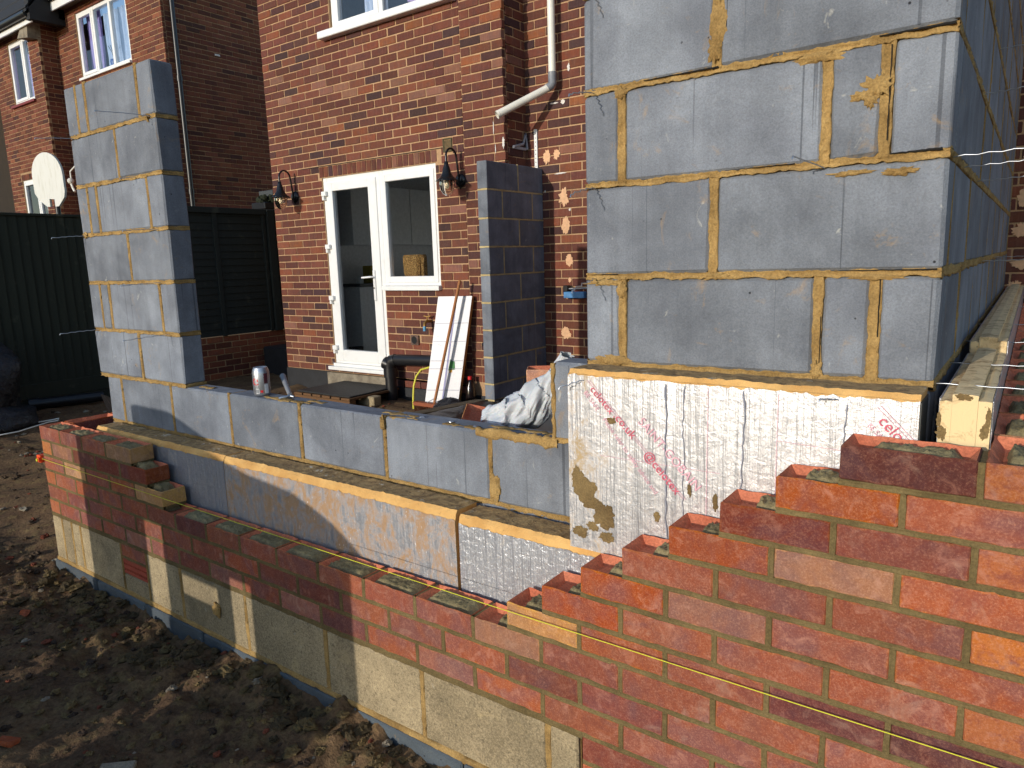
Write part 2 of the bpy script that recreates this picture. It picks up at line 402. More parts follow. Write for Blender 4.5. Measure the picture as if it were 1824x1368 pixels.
def strip(mb, O, U, V, N, L, w, d=-.003, dj=.003, smear=.003, st=.012, seed=0):
    """ragged pointing along a joint: O start, U along, V across, N out of the wall"""
    O, U, V, N = Vector(O), Vector(U), Vector(V), Vector(N); n = max(2, int(L/st)); vs = []; cols = 7
    for i in range(n+1):
        t = L*i/n; q = O+U*t
        a = mnoise.noise(Vector((t*22, seed*3.3, 1))); b = mnoise.noise(Vector((t*22, seed*3.3, 7)))
        a2 = mnoise.noise(Vector((t*70, seed, 3)))+.8*mnoise.noise(Vector((t*190, seed, 3))); b2 = mnoise.noise(Vector((t*70, seed, 5)))+.8*mnoise.noise(Vector((t*190, seed, 5)))
        lo = -w/2-smear*(.25+.9*a+.5*a2); hi = w/2+smear*(.25+.9*b+.5*b2)
        for k in range(cols):
            f = k/(cols-1)
            if k == 0: vs.append(q+V*(lo+.0004)+N*(-.012)); continue
            if k == cols-1: vs.append(q+V*(hi-.0004)+N*(-.012)); continue
            f = (k-1)/(cols-3); v = lo+(hi-lo)*f
            edge = abs(f-.5)*2
            dd = d+dj*(mnoise.noise(Vector((t*45, v*160, seed*2.1)))*1.1+.7*mnoise.noise(Vector((t*150, v*300, seed*2.1))))
            dd = dd*(1-edge**4)+.0009*edge**4
            vs.append(q+V*v+N*dd)
    mb.add(vs, [(i*cols+k, i*cols+k+1, (i+1)*cols+k+1, (i+1)*cols+k) for i in range(n) for k in range(cols-1)], True)

# ------------------------------------------------------------------ outer leaf: brick wall in front
bw = thing('brick_wall', 'half-built red brick wall stepping down over buff blocks in the foreground', 'wall', (1.6, YF+.05, -.95))
rows = {}     # r -> list of runs; a run is a list of (x0,x1)
def run(x0, pitch, n, ln=None): return [(x0+pitch*k, x0+pitch*k+(ln or pitch-.010)) for k in range(n)]
CR = 3.591
for r in range(0, 14):
    right = []; x = XA-.1125*r
    if r > 8: x = XA-.1125*(8 if r % 2 == 0 else 9)
    if r >= 11: x = XA-.1125*r+.675 if r == 11 else XA-.1125*(r)+.675+.1125*(r-11)
    if r >= 11:
        x = 2.701 if r % 2 == 1 else 2.701-.0
    xs = x
    while xs < CR-.05:
        ln = min(.215, CR-xs)
        if r >= 12 and xs == x and r % 2 == 0: ln = .1025
        right.append((xs, xs+ln)); xs += ln+.010
    left = []
    if 5 <= r <= 10:
        hdr = (r % 2 == 0)
        if r <= 7:
            cnt = {5: 4, 6: 4, 7: 5}[r]
            left = ([(XC, XC+.1025)] if hdr else [])+run(XC+(.1125 if hdr else 0), .225, cnt)
        else:
            left = ([(XC, XC+.1025)] if hdr else [])+run(XC+(.1125 if hdr else 0), .2181, 12)
    rows[r] = [left+right] if r >= 8 else ([left] if left else [])+[right]
for (a, b) in [(.334, .545)]: rows[11].insert(0, [(a, b)])
mort = MB(); seed = 0
SPEC = {(0, 0): S(92, 50, 46), (1, 0): S(158, 82, 52), (2, 0): S(120, 58, 46), (3, 0): S(150, 76, 52), (4, 0): S(150, 84, 66), (5, 0): S(160, 80, 52), (6, 0): S(158, 78, 54), (7, 0): S(186, 132, 86)}
for r, runs in rows.items():
    zt = ZA-.075*r; zb = zt-.065
    for ri, rn in enumerate(runs):
        for bi, (x0, x1) in enumerate(rn):
            col = None
            if ri == len(runs)-1 and (r, bi) in SPEC and r < 8: col = SPEC[(r, bi)]
            if r == 5 and ri == 0 and bi == 3: col = S(158, 118, 86)
            if r == 7 and ri == 0 and bi == 4: col = S(176, 132, 92)
            if r == 7 and ri == 0 and bi == 1: col = S(180, 134, 92)
            if r == 6 and ri == 0: col = [S(158, 96, 70), S(150, 104, 80), S(110, 62, 50), S(118, 58, 48), S(122, 60, 48)][bi]
            hd = x1-x0 < .12 and (x0 < XC+.01 or x1 > CR-.01)
            if hd: near_brick(bw, YF, YF+.215, (x0+x1)/2, zb, col, 'y')
            else: near_brick(bw, x0, x1, YF+.05125, zb, col)
        # mortar: core, bed joint, perpends
        xa, xb = rn[0][0], rn[-1][1]
        mort.box(xa+.002, xb-.002, YF+.012, YF+.098, zb-.0098, zb+.0005)
        if r != 11 or ri: strip(mort, (xa, YF, zb-.005), (1, 0, 0), (0, 0, 1), (0, -1, 0), xb-xa, .010, -.0016, .0012, .0022, .014, seed); seed += 1
        for (p0, p1) in zip(rn, rn[1:]):
            mort.box(p0[1]-.001, p1[0]+.001, YF+.012, YF+.1, zb-.001, zt-.004)
            strip(mort, ((p0[1]+p1[0])/2, YF, zb-.002), (0, 0, 1), (1, 0, 0), (0, -1, 0), .066, p1[0]-p0[1], -.0016, .0012, .002, .012, seed); seed += 1
# joint between bricks and the buff blocks, joints round the vent
strip(mort, (XC, YF, -.4615), (1, 0, 0), (0, 0, 1), (0, -1, 0), 2.701-XC, .011, -.001, .002, .005, .014, 900)
mort.box(XC+.002, 2.70, YF+.012, YF+.098, -.468, -.456)
strip(mort, (.334, YF, -.531), (1, 0, 0), (0, 0, 1), (0, -1, 0), .211, .012, -.002, .002, .004, .014, 901)
# return leg of the same leaf at the left corner (seen from above) and along the right side
for r in (5, 6, 7, 8, 9, 10):
    zb = ZA-.075*r-.065
    y = YF+.1125 if r % 2 else YF+.225
    while y < .11:
        near_brick(bw, y, min(y+.215, .2), XC+.05125, zb, S(146, 66, 50), 'y'); y += .225
    mort.box(XC+.004, XC+.098, YF+.1, .19, zb-.0098, zb+.0003)
for r in range(0, 6):
    zb = ZA-.075*r-.065
    y = YF+.225 if r % 2 == 0 else YF+.1125
    while y < 3.72:
        near_brick(bw, y, min(y+.215, 3.775), CR-.05125, zb, None, 'y'); y += .225
    mort.box(CR-.0985, CR-.004, YF+.1, 3.77, zb-.0098, zb+.0003)
y = YF+.22
while y < 3.7:
    if r < 99: mort.box(CR-.1, CR-.003, y-.001, y+.006, ZA-.066, ZA-.004)
    y += .225
mort.build('mortar', M_OLIVE, bw)
# wet mortar spread in the open frogs
def frogfill(name, x0, x1, y0, y1, z, seed, h=.006, full=True):
    m = MB(); nu, nv = 34, 16
    def fn(u, v):
        x = x0+(x1-x0)*u; yy = y0+(y1-y0)*v
        e = min(u, 1-u, v, 1-v)*7; e = min(1, e)
        n = mnoise.noise(Vector((x*45, yy*45, seed)))*.9+mnoise.noise(Vector((x*120, yy*120, seed)))*.8+mnoise.noise(Vector((x*260, yy*260, seed)))*.4
        return (x+mnoise.noise(Vector((yy*50, seed, 1)))*.006, yy+mnoise.noise(Vector((x*50, seed, 2)))*.005, z+(h+.0065*n)*e-.019*(1-e))
    m.grid(fn, nu, nv); m.build(name, M_WET, bw)
zt8 = ZA-.6
for i, (x0, x1) in enumerate(rows[8][0]):
    if x0 > .70 and x1 < 2.40: frogfill('bedding_mortar', x0+.014, x1-.012, YF+.016, YF+.088, zt8, i, .001)
for r in range(1, 9):
    rn = rows[r][-1]; x0 = [q for q in rn if q[0] > XA-.1125*r-.01][0][0]; zt = ZA-.075*r
    frogfill('bedding_mortar', x0+.062-(.022 if r in (1, 7) else 0), x0+.125, YF+.018, YF+.086, zt-.002, 30+r, .001+.003*(r % 3))
for i in range(4):
    x0, x1 = rows[5][0][i]; frogfill('bedding_mortar', x0+.03, x1-.02, YF+.02, YF+.085, ZA-.375, 60+i, -.002)
for r in (6, 7):
    x1 = rows[r][0][-1][1]; frogfill('bedding_mortar', x1-.14, x1-.045, YF+.02, YF+.085, ZA-.075*r, 70+r, .006)
frogfill('bedding_mortar', rows[8][0][5][0]+.0, rows[8][0][5][1]-.09, YF+.02, YF+.085, zt8, 77, .004)
frogfill('bedding_mortar', XA+.04, XA+.195, YF+.02, YF+.082, ZA-.003, 80, .001)
frogfill('bedding_mortar', 3.515, 3.575, YF+.05, YF+.18, ZA-.004, 81, .001)
for k in range(8): frogfill('bedding_mortar', 3.505, 3.58, .02+.225*k, .15+.225*k, ZA-.002, 82+k, .004)
# buff foundation blocks under the bricks, cut round the air brick
def blk(parent, name, x0, x1, y0, y1, z0, z1, mat, b=.0035, j=.0012):
    m = MB(); c = ((x0+x1)/2, (y0+y1)/2, (z0+z1)/2)
    m.cbox(x0, x1, y0, y1, z0, z1, b, None, j); return m.build(name, mat, parent, origin=c)
ZT, ZB = -.468, -.69
mo = MB(); mo.box(XC+.01, 2.69, YF+.014, YF+.09, ZB-.01, ZT+.004)
tb = [(XC, -.266), (-.255, -.162), (-.15, -.07), (-.058, .324), (.555, .815), (.826, 1.26), (1.271, 1.71), (1.722, 2.147), (2.157, 2.591), (2.602, 2.688)]
for a, b in tb: blk(bw, 'block', a, b, YF, YF+.1, ZB, ZT, M_TAN)
blk(bw, 'block', .334, .545, YF, YF+.1, ZB, -.612, M_TAN)
for (a, b) in zip(tb, tb[1:]):
    if b[0]-a[1] < .05: strip(mo, ((a[1]+b[0])/2, YF, ZB), (0, 0, 1), (1, 0, 0), (0, -1, 0), ZT-ZB, b[0]-a[1], -.002, .003, .006, .012, seed); seed += 1
strip(mo, (.5500, YF, ZB), (0, 0, 1), (1, 0, 0), (0, -1, 0), ZT-ZB, .010, -.004, .003, .003, .012, seed)
strip(mo, (.329, YF, ZB), (0, 0, 1), (1, 0, 0), (0, -1, 0), ZT-ZB, .010, -.004, .003, .003, .012, seed+1)
strip(mo, (XC, YF-.003, ZB-.006), (1, 0, 0), (0, 0, 1), (0, -1, 0), 2.9-XC, .016, .001, .003, .008, .012, seed+2); seed += 3
mo.build('mortar', M_OCHRE, bw)
x = XC-.012; k = 0
while x < 3.55:
    e = min(x+.44, 3.6); blk(bw, 'block', x, e, YF-.012, YF+.1, -.95, ZB-.014, M_BASE); x = e+.008; k += 1
for r in (12, 13): pass
# terracotta air brick
m = MB(); x0, x1, z0, z1 = .340, .541, -.604, -.536
m.box(x0, x1, YF+.03, YF+.09, z0, z1)
zz = [z0, z0+.012, z0+.026, z0+.038, z0+.052, z1]
m.box(x0, x1, YF, YF+.03, z0, zz[1]); m.box(x0, x1, YF, YF+.03, zz[2]-.002, zz[3]+.002); m.box(x0, x1, YF, YF+.03, zz[4]-.003, z1)
nb = 13
for k in range(nb+1):
    xx = x0+(x1-x0)*k/nb; m.box(max(x0, xx-.0036), min(x1, xx+.0036), YF+.0006, YF+.0302, zz[1]-.001, zz[2]); m.box(max(x0, xx-.0036), min(x1, xx+.0036), YF+.0006, YF+.0302, zz[3], zz[4]-.002)
m.build('air_brick', m_plain('terracotta', S(166, 74, 52), .9, 0, .2, 40, .4, .002), bw)
# dab of mortar stuck on a buff block
m = MB(); m.blob((1.08, YF-.006, -.575), (.022, .012, .03), .35, 3, 10, 8); m.build('mortar_dab', M_OCHRE, bw)

# ------------------------------------------------------------------ cavity insulation boards
def m_foil(name, tint, dirt, amount, brown, rgh=.40, wr=1., met=.85, soil=False):
    g = G(name); p = g.pos()
    w1 = g.noise(g.map(p, (44, 1, 1.6)), 1, 4, .6, .3); w2 = g.noise(p, 60, 4, .6, .6); w3 = g.noise(p, 230, 2, .6)
    d = g.noise(g.map(p, (13, 13, 9)), 1, 8, .8, .5); d2 = g.noise(g.map(p, (60, 60, 26)), 1, 4, .75, .5)
    if soil: d = g.math('ADD', d, g.ramp(g.math('SUBTRACT', g.sep(p, 0), 2.6), [(0., .15), (.30, 0.)]))
    mask = g.math('ADD', g.ramp(d, [(brown, 0.), (brown+.13, 1.)]), g.math('MULTIPLY', g.ramp(d2, [(.6, 0.), (.72, 1.)]), amount), True)
    c = g.mix(g.noise(p, 7, 3), tint, g.hsv(tint, .5, 1, .82)); c = g.mix(mask, c, g.mix(d2, dirt, g.hsv(dirt, .5, .9, 1.5)))
    fl = g.ramp(g.noise(g.map(p, (150, 150, 40)), 1, 3, .7), [(.66, 0.), (.70, .7)]); c = g.mix(fl, c, (.9, .9, .92, 1))
    g.inp(Base_Color=c, Roughness=g.ramp(mask, [(0., rgh), (1., .9)]), Metallic=g.ramp(mask, [(0., met), (1., .0)]))
    g.bump(w1, .8*wr, .008); g.bump(w2, .3*wr, .005); g.bump(w3, .2, .001); return g.m
M_FOIL = m_foil('foil_facer', S(220, 220, 224), S(160, 136, 98), .35, .62, .42, .8, .85, True)
M_FOIL_R = m_foil('rusty_dirty_foil', S(182, 184, 190), S(150, 118, 86), .9, .435, .42, 1.2, .6)
M_FOIL_D = m_foil('dull_foil', S(176, 178, 186), S(150, 140, 124), .9, .60, .36, 1.2, .5)
M_FOIL_S = m_foil('scuffed_foil', S(214, 216, 222), S(150, 128, 88), .4, .66, .34, 2.0, .62)
g = G('pir_foam'); p = g.pos(); n = g.noise(p, 60, 4, .7); n2 = g.noise(p, 9, 4)
c = g.mix(g.ramp(n2, [(.35, 0.), (.7, 1.)]), S(222, 176, 108), S(190, 140, 76)); c = g.mix(g.ramp(n, [(.62, 0.), (.75, .7)]), c, S(120, 90, 52))
g.inp(Base_Color=c, Roughness=.9); g.bump(n, .6, .003); M_FOAM = g.m
g = G('pale_foam'); p = g.pos(); n = g.noise(p, 26, 5, .7, .6); n2 = g.noise(p, 70, 3)
c = g.mix(g.ramp(n, [(.50, 0.), (.66, .8)]), S(232, 204, 154), S(150, 114, 72)); c = g.mix(g.ramp(n2, [(.7, 0.), (.78, .8)]), c, (.05, .035, .02, 1))
g.inp(Base_Color=c, Roughness=.9); g.bump(n, .6, .004); M_FOAM_P = g.m
g = G('shaded_dirty_foam_top'); p = g.pos(); n = g.noise(p, 30, 5, .7, .5); n2 = g.noise(p, 110, 3, .7)  # dirt blotches over a brown darkened to stand for grazing sun on the tops
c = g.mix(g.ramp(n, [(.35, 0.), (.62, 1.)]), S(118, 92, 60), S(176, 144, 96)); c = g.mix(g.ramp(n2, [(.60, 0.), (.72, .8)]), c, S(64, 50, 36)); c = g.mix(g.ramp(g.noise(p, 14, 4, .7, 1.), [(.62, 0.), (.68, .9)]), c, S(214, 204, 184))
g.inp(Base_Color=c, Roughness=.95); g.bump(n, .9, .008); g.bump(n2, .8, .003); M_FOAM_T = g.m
def board(label, x0, x1, z0, z1, yf, yb, foil, lip=.028, seed=1):
    t = thing('insulation_board', label, 'insulation', ((x0+x1)/2, (yf+yb)/2, z0), 'foil faced boards in the cavity')
    m = MB(); n = max(8, int((x1-x0)/.008))
    vs = []                                     # foam core with a crumbled top edge
    for i in range(n+1):
        x = x0+(x1-x0)*i/n; q = lambda k: mnoise.noise(Vector((x*14, seed*4.1, k)))*.9+mnoise.noise(Vector((x*60, seed*4.1, k)))*.9
        vs += [(x, yf+.001, z0), (x, yf+.001, z1-lip+.001), (x, yf+.004+.004*abs(q(1)), z1-.010+.003*q(2)), (x, yf+.012+.004*q(3), z1+.001+.003*q(4)), (x, (yf+yb)/2, z1+.004*q(5)), (x, yb, z1+.003*q(6)), (x, yb, z0)]
    c = 7
    m.add(vs, [(i*c+k, (i+1)*c+k, (i+1)*c+(k+1) % c, i*c+(k+1) % c) for i in range(n) for k in range(c)])
    m.add(vs[:c], [tuple(range(c))]); m.add(vs[-c:], [tuple(range(c))[::-1]])
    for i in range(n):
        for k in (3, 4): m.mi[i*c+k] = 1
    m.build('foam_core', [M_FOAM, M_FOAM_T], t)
    m = MB(); nu, nv = max(16, int((x1-x0)/.01)), max(6, int((z1-z0)/.012))
    def fn(u, v):
        x = x0+(x1-x0)*u; z = z0+(z1-lip-z0)*v
        if v > .98: z += .005*mnoise.noise(Vector((x*18, seed, 0)))+.006*mnoise.noise(Vector((x*60, seed, 0)))
        a = .0022*mnoise.noise(Vector((x*30, seed, z*3)))+.0012*mnoise.noise(Vector((x*90, z*60, seed)))
        return (x, yf-.0012+a*.8, z)
    m.grid(fn, nu, nv); m.build('foil_facing', foil, t)
    return t
IY0, IY1 = -.120, -.020
board('dull silver insulation board at the left end of the cavity', -.05, 1.012, -.66, -.004, IY0, IY1, M_FOIL_D, .022, 1)
board('rust-stained insulation board in the middle of the cavity', 1.018, 2.205, -.66, -.004, IY0-.002, IY1, M_FOIL_R, .026, 2)
board('scuffed silver insulation board below the tall printed board', 2.216, 3.34, -.66, -.012, IY0, IY1, M_FOIL_S, .026, 3)
big = board('tall silver insulation board printed with red lettering', 2.608, 3.376, -.016, .447, IY0-.012, IY1-.006, M_FOIL, .012, 4)
# wet edge and dirt of the tall board: mud splats
M_MUD = m_mortar('mud', S(134, 112, 74), S(104, 84, 54))
def splat(parent, x, z, rx, rz, y, seed, mat=M_MUD, name='mud_splash'):
    m = MB(); n = 40; vs = [(x, y-.0016, z)]
    for k in range(n):
        a = 2*math.pi*k/n; q = 1+.35*mnoise.noise(Vector((math.cos(a)*2, math.sin(a)*2, seed)))+.42*mnoise.noise(Vector((math.cos(a)*7, math.sin(a)*7, seed)))
        vs.append((x+rx*q*math.cos(a), y-.0004, z+rz*q*math.sin(a)))
    m.add(vs, [(0, 1+(k+1) % n, 1+k) for k in range(n)], True); m.build(name, mat, parent)
BF = IY0-.0145
for k, (x, z, rx, rz) in enumerate([(2.655, .148, .034, .030), (2.632, .170, .018, .03), (2.71, .085, .028, .036), (2.668, .115, .026, .018), (2.64, .03, .02, .014), (2.675, .05, .016, .012), (2.715, .03, .02, .014), (2.85, .11, .008, .012), (2.93, .19, .005, .016), (2.99, .17, .006, .02), (2.73, .33, .012, .008)]):
    splat(big, x, z, rx, rz, BF, k*3.7)
m = MB(); m.box(3.3765, 3.3785, IY0-.011, IY1-.008, -.016, .434); m.build('dark_end', m_plain('dark_end_grey', S(58, 62, 62), .5), big)  # thin dark grey strip over the board's right end
# two cavity boards standing between inner leaf and the right hand return
for (ya, yb, zt, lab, sd) in [(-.105, .62, .452, 'cream foam-cored insulation board with a stepped edge at the corner', 5), (.64, 3.74, .480, 'far cream insulation board running back along the block wall', 6)]:
    t = thing('insulation_board', lab, 'insulation', (3.445, (ya+yb)/2, -.2))
    xs = [(3.405, 3.424, -.014), (3.4245, 3.465, 0), (3.4655, 3.486, -.010)]
    for (xa, xb, dz) in xs:
        m = MB(); n = int((yb-ya)/.03); vs = []
        for i in range(n+1):
            y = ya+(yb-ya)*i/n; q = lambda k: mnoise.noise(Vector((y*12, xa*40+sd, k)))*.6+mnoise.noise(Vector((y*45, xa*40+sd, k)))*.5
            vs += [(xa+.001*q(7), y, -.2), (xa+.0015*q(1), y, zt+dz+.002*q(2)-.002), ((xa+xb)/2, y, zt+dz+.003*q(3)), (xb-.0015*q(4), y, zt+dz+.002*q(5)-.002), (xb, y, -.2)]
        m.add(vs, [(i*5+k, i*5+(k+1) % 5, (i+1)*5+(k+1) % 5, (i+1)*5+k) for i in range(n) for k in range(5)])
        m.add(vs[:5], [(4, 3, 2, 1, 0)]); m.add(vs[-5:], [(0, 1, 2, 3, 4)])
        m.build('foam_layer', M_FOAM_P, t)
    if ya < 0:
        for (xx, zz, rx_, rz_) in [(3.410, .375, .008, .012), (3.478, .385, .007, .014), (3.482, .41, .004, .02), (3.442, .446, .016, .006), (3.405, .40, .004, .014)]: splat(t, xx, zz, rx_, rz_, ya, xx*40, M_MUD, 'brown_stain')
    m = MB(); m.box(3.4865, 3.4885, ya+.01, yb, -.2, zt-.012); m.build('foil_facing', M_FOIL_D, t)
    m = MB(); m.box(3.4015, 3.4045, ya+.03, yb, -.2, zt-.016); m.build('foil_facing', M_FOIL_D, t)
# ------------------------------------------------------------------ inner leaf: grey block walls
def blocks_x(parent, mo, courses, y0=0.0, y1=.1, mat=None, right_open=False):
    """courses: (z0,z1,[(x0,x1)...]); joints pointed on the front face"""
    global seed
    for ci, (z0, z1, bs) in enumerate(courses):
        for (a, b) in bs: blk(parent, 'block', a, b, y0+rnd.uniform(-.0015, .0015), y1, z0, z1, mat or M_BLOCK, .004, .0016)
        xa, xb = bs[0][0], bs[-1][1]
        mo.box(xa+.006, xb-.006, y0+.012, y1-.008, z0-.012, z1-.002)
        strip(mo, (xa, y0, z0-.006), (1, 0, 0), (0, 0, 1), (0, -1, 0), xb-xa, .012, -.0035, .005, .0065, .006, seed); seed += 1
        for (p0, p1) in zip(bs, bs[1:]):
            strip(mo, ((p0[1]+p1[0])/2, y0, z0-.004), (0, 0, 1), (1, 0, 0), (0, -1, 0), z1-z0+.008, p1[0]-p0[1]-.001, -.0045, .006, .004, .006, seed); seed += 1
g = G('galvanised_wire'); g.inp(Base_Color=S(190, 194, 200), Metallic=.9, Roughness=.35); M_WIRE = g.m
def tie(parent, p0, d, L, wob=.004, n=9, drop=0.0, r=.0014):
    p0 = Vector(p0); d = Vector(d).normalized(); s_ = d.cross(Vector((0, 0, 1))).normalized(); pts = []
    for i in range(n+1):
        t = i/n; pts.append(p0+d*L*t+s_*wob*(1 if i % 2 else -1)*(1 if 0 < i < n else 0)+Vector((0, 0, -drop*t*t+wob*.35*(1 if i % 2 else -1))))
    m = MB(); m.tube(pts, r, 6); m.tube([pts[-1], pts[-1]+d*.012, pts[-1]+d*.014+Vector((0, 0, -.006))], r*1.3, 6); m.build('wall_tie', M_WIRE, parent)

# low wall across the opening, its step and footing
lw = thing('low_block_wall', 'low grey block wall with a drinks can on top, between the two piers', 'wall', (1.6, .05, -.95))
mo = MB()
dw = [(-.135, -.006)]+[(.45*k+.005, .45*k+.444) for k in range(0, 7)]+[(3.155, 3.378)]
blocks_x(lw, mo, [(0.0, .215, dw), (.2262, .44, [(2.474, 2.912), (2.924, 3.378)])])
strip(mo, (2.479, .0, .2262), (0, 0, 1), (1, 0, 0), (0, -1, 0), .212, .010, .003, .005, .006, .01, 333)
strip(mo, (2.2, -.002, .212), (1, 0, 0), (0, 0, 1), (0, -1, 0), .29, .022, .002, .004, .012, .008, 334)
strip(mo, (1.1, .03, .2155), (1, 0, 0), (0, 1, 0), (0, 0, 1), .18, .02, .002, .003, .02, .008, 335)
for k, (xa, L, y_) in enumerate([(1.25, .14, .03), (1.75, .16, .05), (1.82, .12, .02), (2.05, .35, .025), (2.2, .25, .07), (1.33, .1, .06), (.62, .1, .05)]):
    strip(mo, (xa, y_, .2148), (1, 0, 0), (0, 1, 0), (0, 0, 1), L, .012, .0018, .002, .02, .007, 340+k)
# open perpend with a lump pressed into its top
mo.blob((1.799, -.004, .195), (.013, .010, .022), .4, 4, 10, 8)
mo.blob((2.268, -.003, .045), (.020, .008, .042), .3, 5, 10, 8)
mo.build('mortar', M_OCHRE, lw)
blk(lw, 'footing', -.135, 3.38, .0, .1, -.95, -.012, M_BLOCK)
m = MB()
for k, (x, y_) in enumerate([(2.06, .045), (2.17, .03), (1.93, .05)]): m.blob((x, y_, .2165), (.010, .005, .0035), .4, k, 7, 5)
m.build('screw_scraps', M_WIRE, lw)
# dark dpc edge showing under the low wall

# left pier
lp = thing('block_pier', 'slender grey block pier at the left end of the low wall', 'pier', (.19, .05, .225), 'grey block piers')
mo = MB(); Xq, Xp = -.202, .576
odd = [(Xq, .217), (.231, Xp)]; ev = [(Xq+.002, -.104), (-.092, -.016), (0.0, .444), (.458, Xp)]
cs = []
for k in range(6):
    z0 = .2262+.225*k; j = .003*(k % 3-1)
    cs.append((z0, z0+.2135, [(a+(j if i else 0), b+(j if b < Xp-.01 else 0)) for i, (a, b) in enumerate(odd if k % 2 == 0 else ev)]))
blocks_x(lp, mo, cs)
for (z0, z1, bs) in cs[1:]: strip(mo, (Xp, .002, z0-.006), (0, 1, 0), (0, 0, 1), (1, 0, 0), .096, .014, -.001, .004, .005, .009, seed); seed += 1
strip(mo, (Xp+.004, .002, .2195), (0, 1, 0), (0, 0, 1), (1, 0, 0), .096, .012, .001, .004, .005, .009, seed)
mo.blob((-.165, -.002, .896), (.018, .007, .014), .4, 2, 8, 6); mo.blob((.52, -.004, 1.343), (.012, .008, .016), .5, 9, 8, 6)
mo.build('mortar', M_OCHRE, lp)
for (x, z, L) in [(.545, 1.345, .20), (.36, 1.12, .05), (.50, .893, .13), (.47, .668, .15), (.5, .443, .18), (-.16, .893, .13), (-.16, .443, .15), (-.165, 1.34, .14)]: tie(lp, (x, .0, z), (-.1 if x > 0 else -.35, -1, .02), L, .003, 9, .01)

# tall right-hand corner
rp = thing('block_corner', 'tall grey block corner wall rising in the right foreground', 'wall', (3.0, .05, .45))
mo = MB(); Xj = 2.587
A = [(Xj, 2.682), (2.701, 3.150), (3.168, 3.258), (3.280, XR)]; B = [(Xj, 2.915), (2.934, XR)]
cs = []
for k in range(7):
    z0 = .4515+.225*k; cs.append((z0, z0+.2125, A if k % 2 == 0 else B))
blocks_x(rp, mo, cs)
for k in range(7):                              # the long return towards the house
    z0 = .4515+.225*k; z1 = z0+.2125; y = .11 if k % 2 else .1005; first = True; n = 0
    y = .112 if k % 2 else .104
    end = .44-.104 if k % 2 == 0 else .44
    while y < 3.76:
        e = min(y+(end if first else .44), 3.772); blk(rp, 'block', XR-.1, XR+rnd.uniform(-.0015, .0015), y, e, z0, z1, M_BLOCK, .004, .0016)
        strip(mo, (XR, e+.005, z0-.004), (0, 0, 1), (0, 1, 0), (1, 0, 0), .219, .010, -.001, .004, .004, .011, seed); seed += 1
        y = e+.010; first = False
    if k % 2: strip(mo, (XR, .106, z0-.004), (0, 0, 1), (0, 1, 0), (1, 0, 0), .219, .010, -.001, .004, .004, .011, seed); seed += 1
    mo.box(XR-.09, XR-.012, .09, 3.765, z0-.012, z1-.002)
    strip(mo, (XR, .0, z0-.006), (0, 1, 0), (0, 0, 1), (1, 0, 0), 3.77, .014, .000, .006, .009, .012, seed); seed += 1
    strip(mo, (Xj, .002, z0-.006), (0, 1, 0), (0, 0, 1), (-1, 0, 0), .096, .014, -.001, .004, .005, .009, seed); seed += 1
m = MB(); m.cbox(XR-.1, XR-.001, .102, 3.772, -.95, .438, .004); m.build('footing', M_BLOCK, rp)
# trowelled smears and fat joints on the front face
def smear(x, z, rx, rz, sd): 
    m_ = mo; n = 34; vs = [(x, -.0055, z)]
    for k in range(n):
        a = 2*math.pi*k/n; q = 1+.5*mnoise.noise(Vector((math.cos(a)*2.2, math.sin(a)*2.2, sd)))+.45*mnoise.noise(Vector((math.cos(a)*6, math.sin(a)*6, sd)))
        vs.append((x+rx*q*math.cos(a), -.0003, z+rz*q*math.sin(a)))
    for k in range(n):
        a = 2*math.pi*(k+.5)/n; q = .6+.5*mnoise.noise(Vector((math.cos(a)*9, math.sin(a)*9, sd+3)))
        vs.append((x+rx*q*math.cos(a), -.006-.004*mnoise.noise(Vector((k*.9, sd, 1))), z+rz*q*math.sin(a)))
    fs = []
    for k in range(n):
        k1 = (k+1) % n; fs += [(1+k, 1+k1, 1+n+k), (1+n+k, 1+k1, 1+n+k1), (0, 1+n+k, 1+n+k1)]
    m_.add(vs, [f[::-1] for f in fs], True)
smear(3.252, 1.035, .026, .020, 1); smear(3.225, 1.02, .022, .010, 2); smear(3.240, 1.01, .012, .016, 3); smear(2.93, 1.215, .020, .05, 4); smear(2.922, 1.165, .016, .028, 5)
smear(3.21, .873, .04, .006, 6); smear(3.30, .868, .03, .008, 7); smear(2.69, .638, .014, .02, 8); smear(2.935, .668, .03, .008, 9); smear(3.14, 1.107, .05, .010, 10)
smear(2.69, 1.108, .018, .012, 11); smear(2.64, .655, .05, .008, 12); smear(2.665, .457, .05, .012, 13); smear(3.16, .462, .012, .02, 14); smear(3.27, .662, .05, .006, 15)
mo.build('mortar', M_OCHRE, rp)
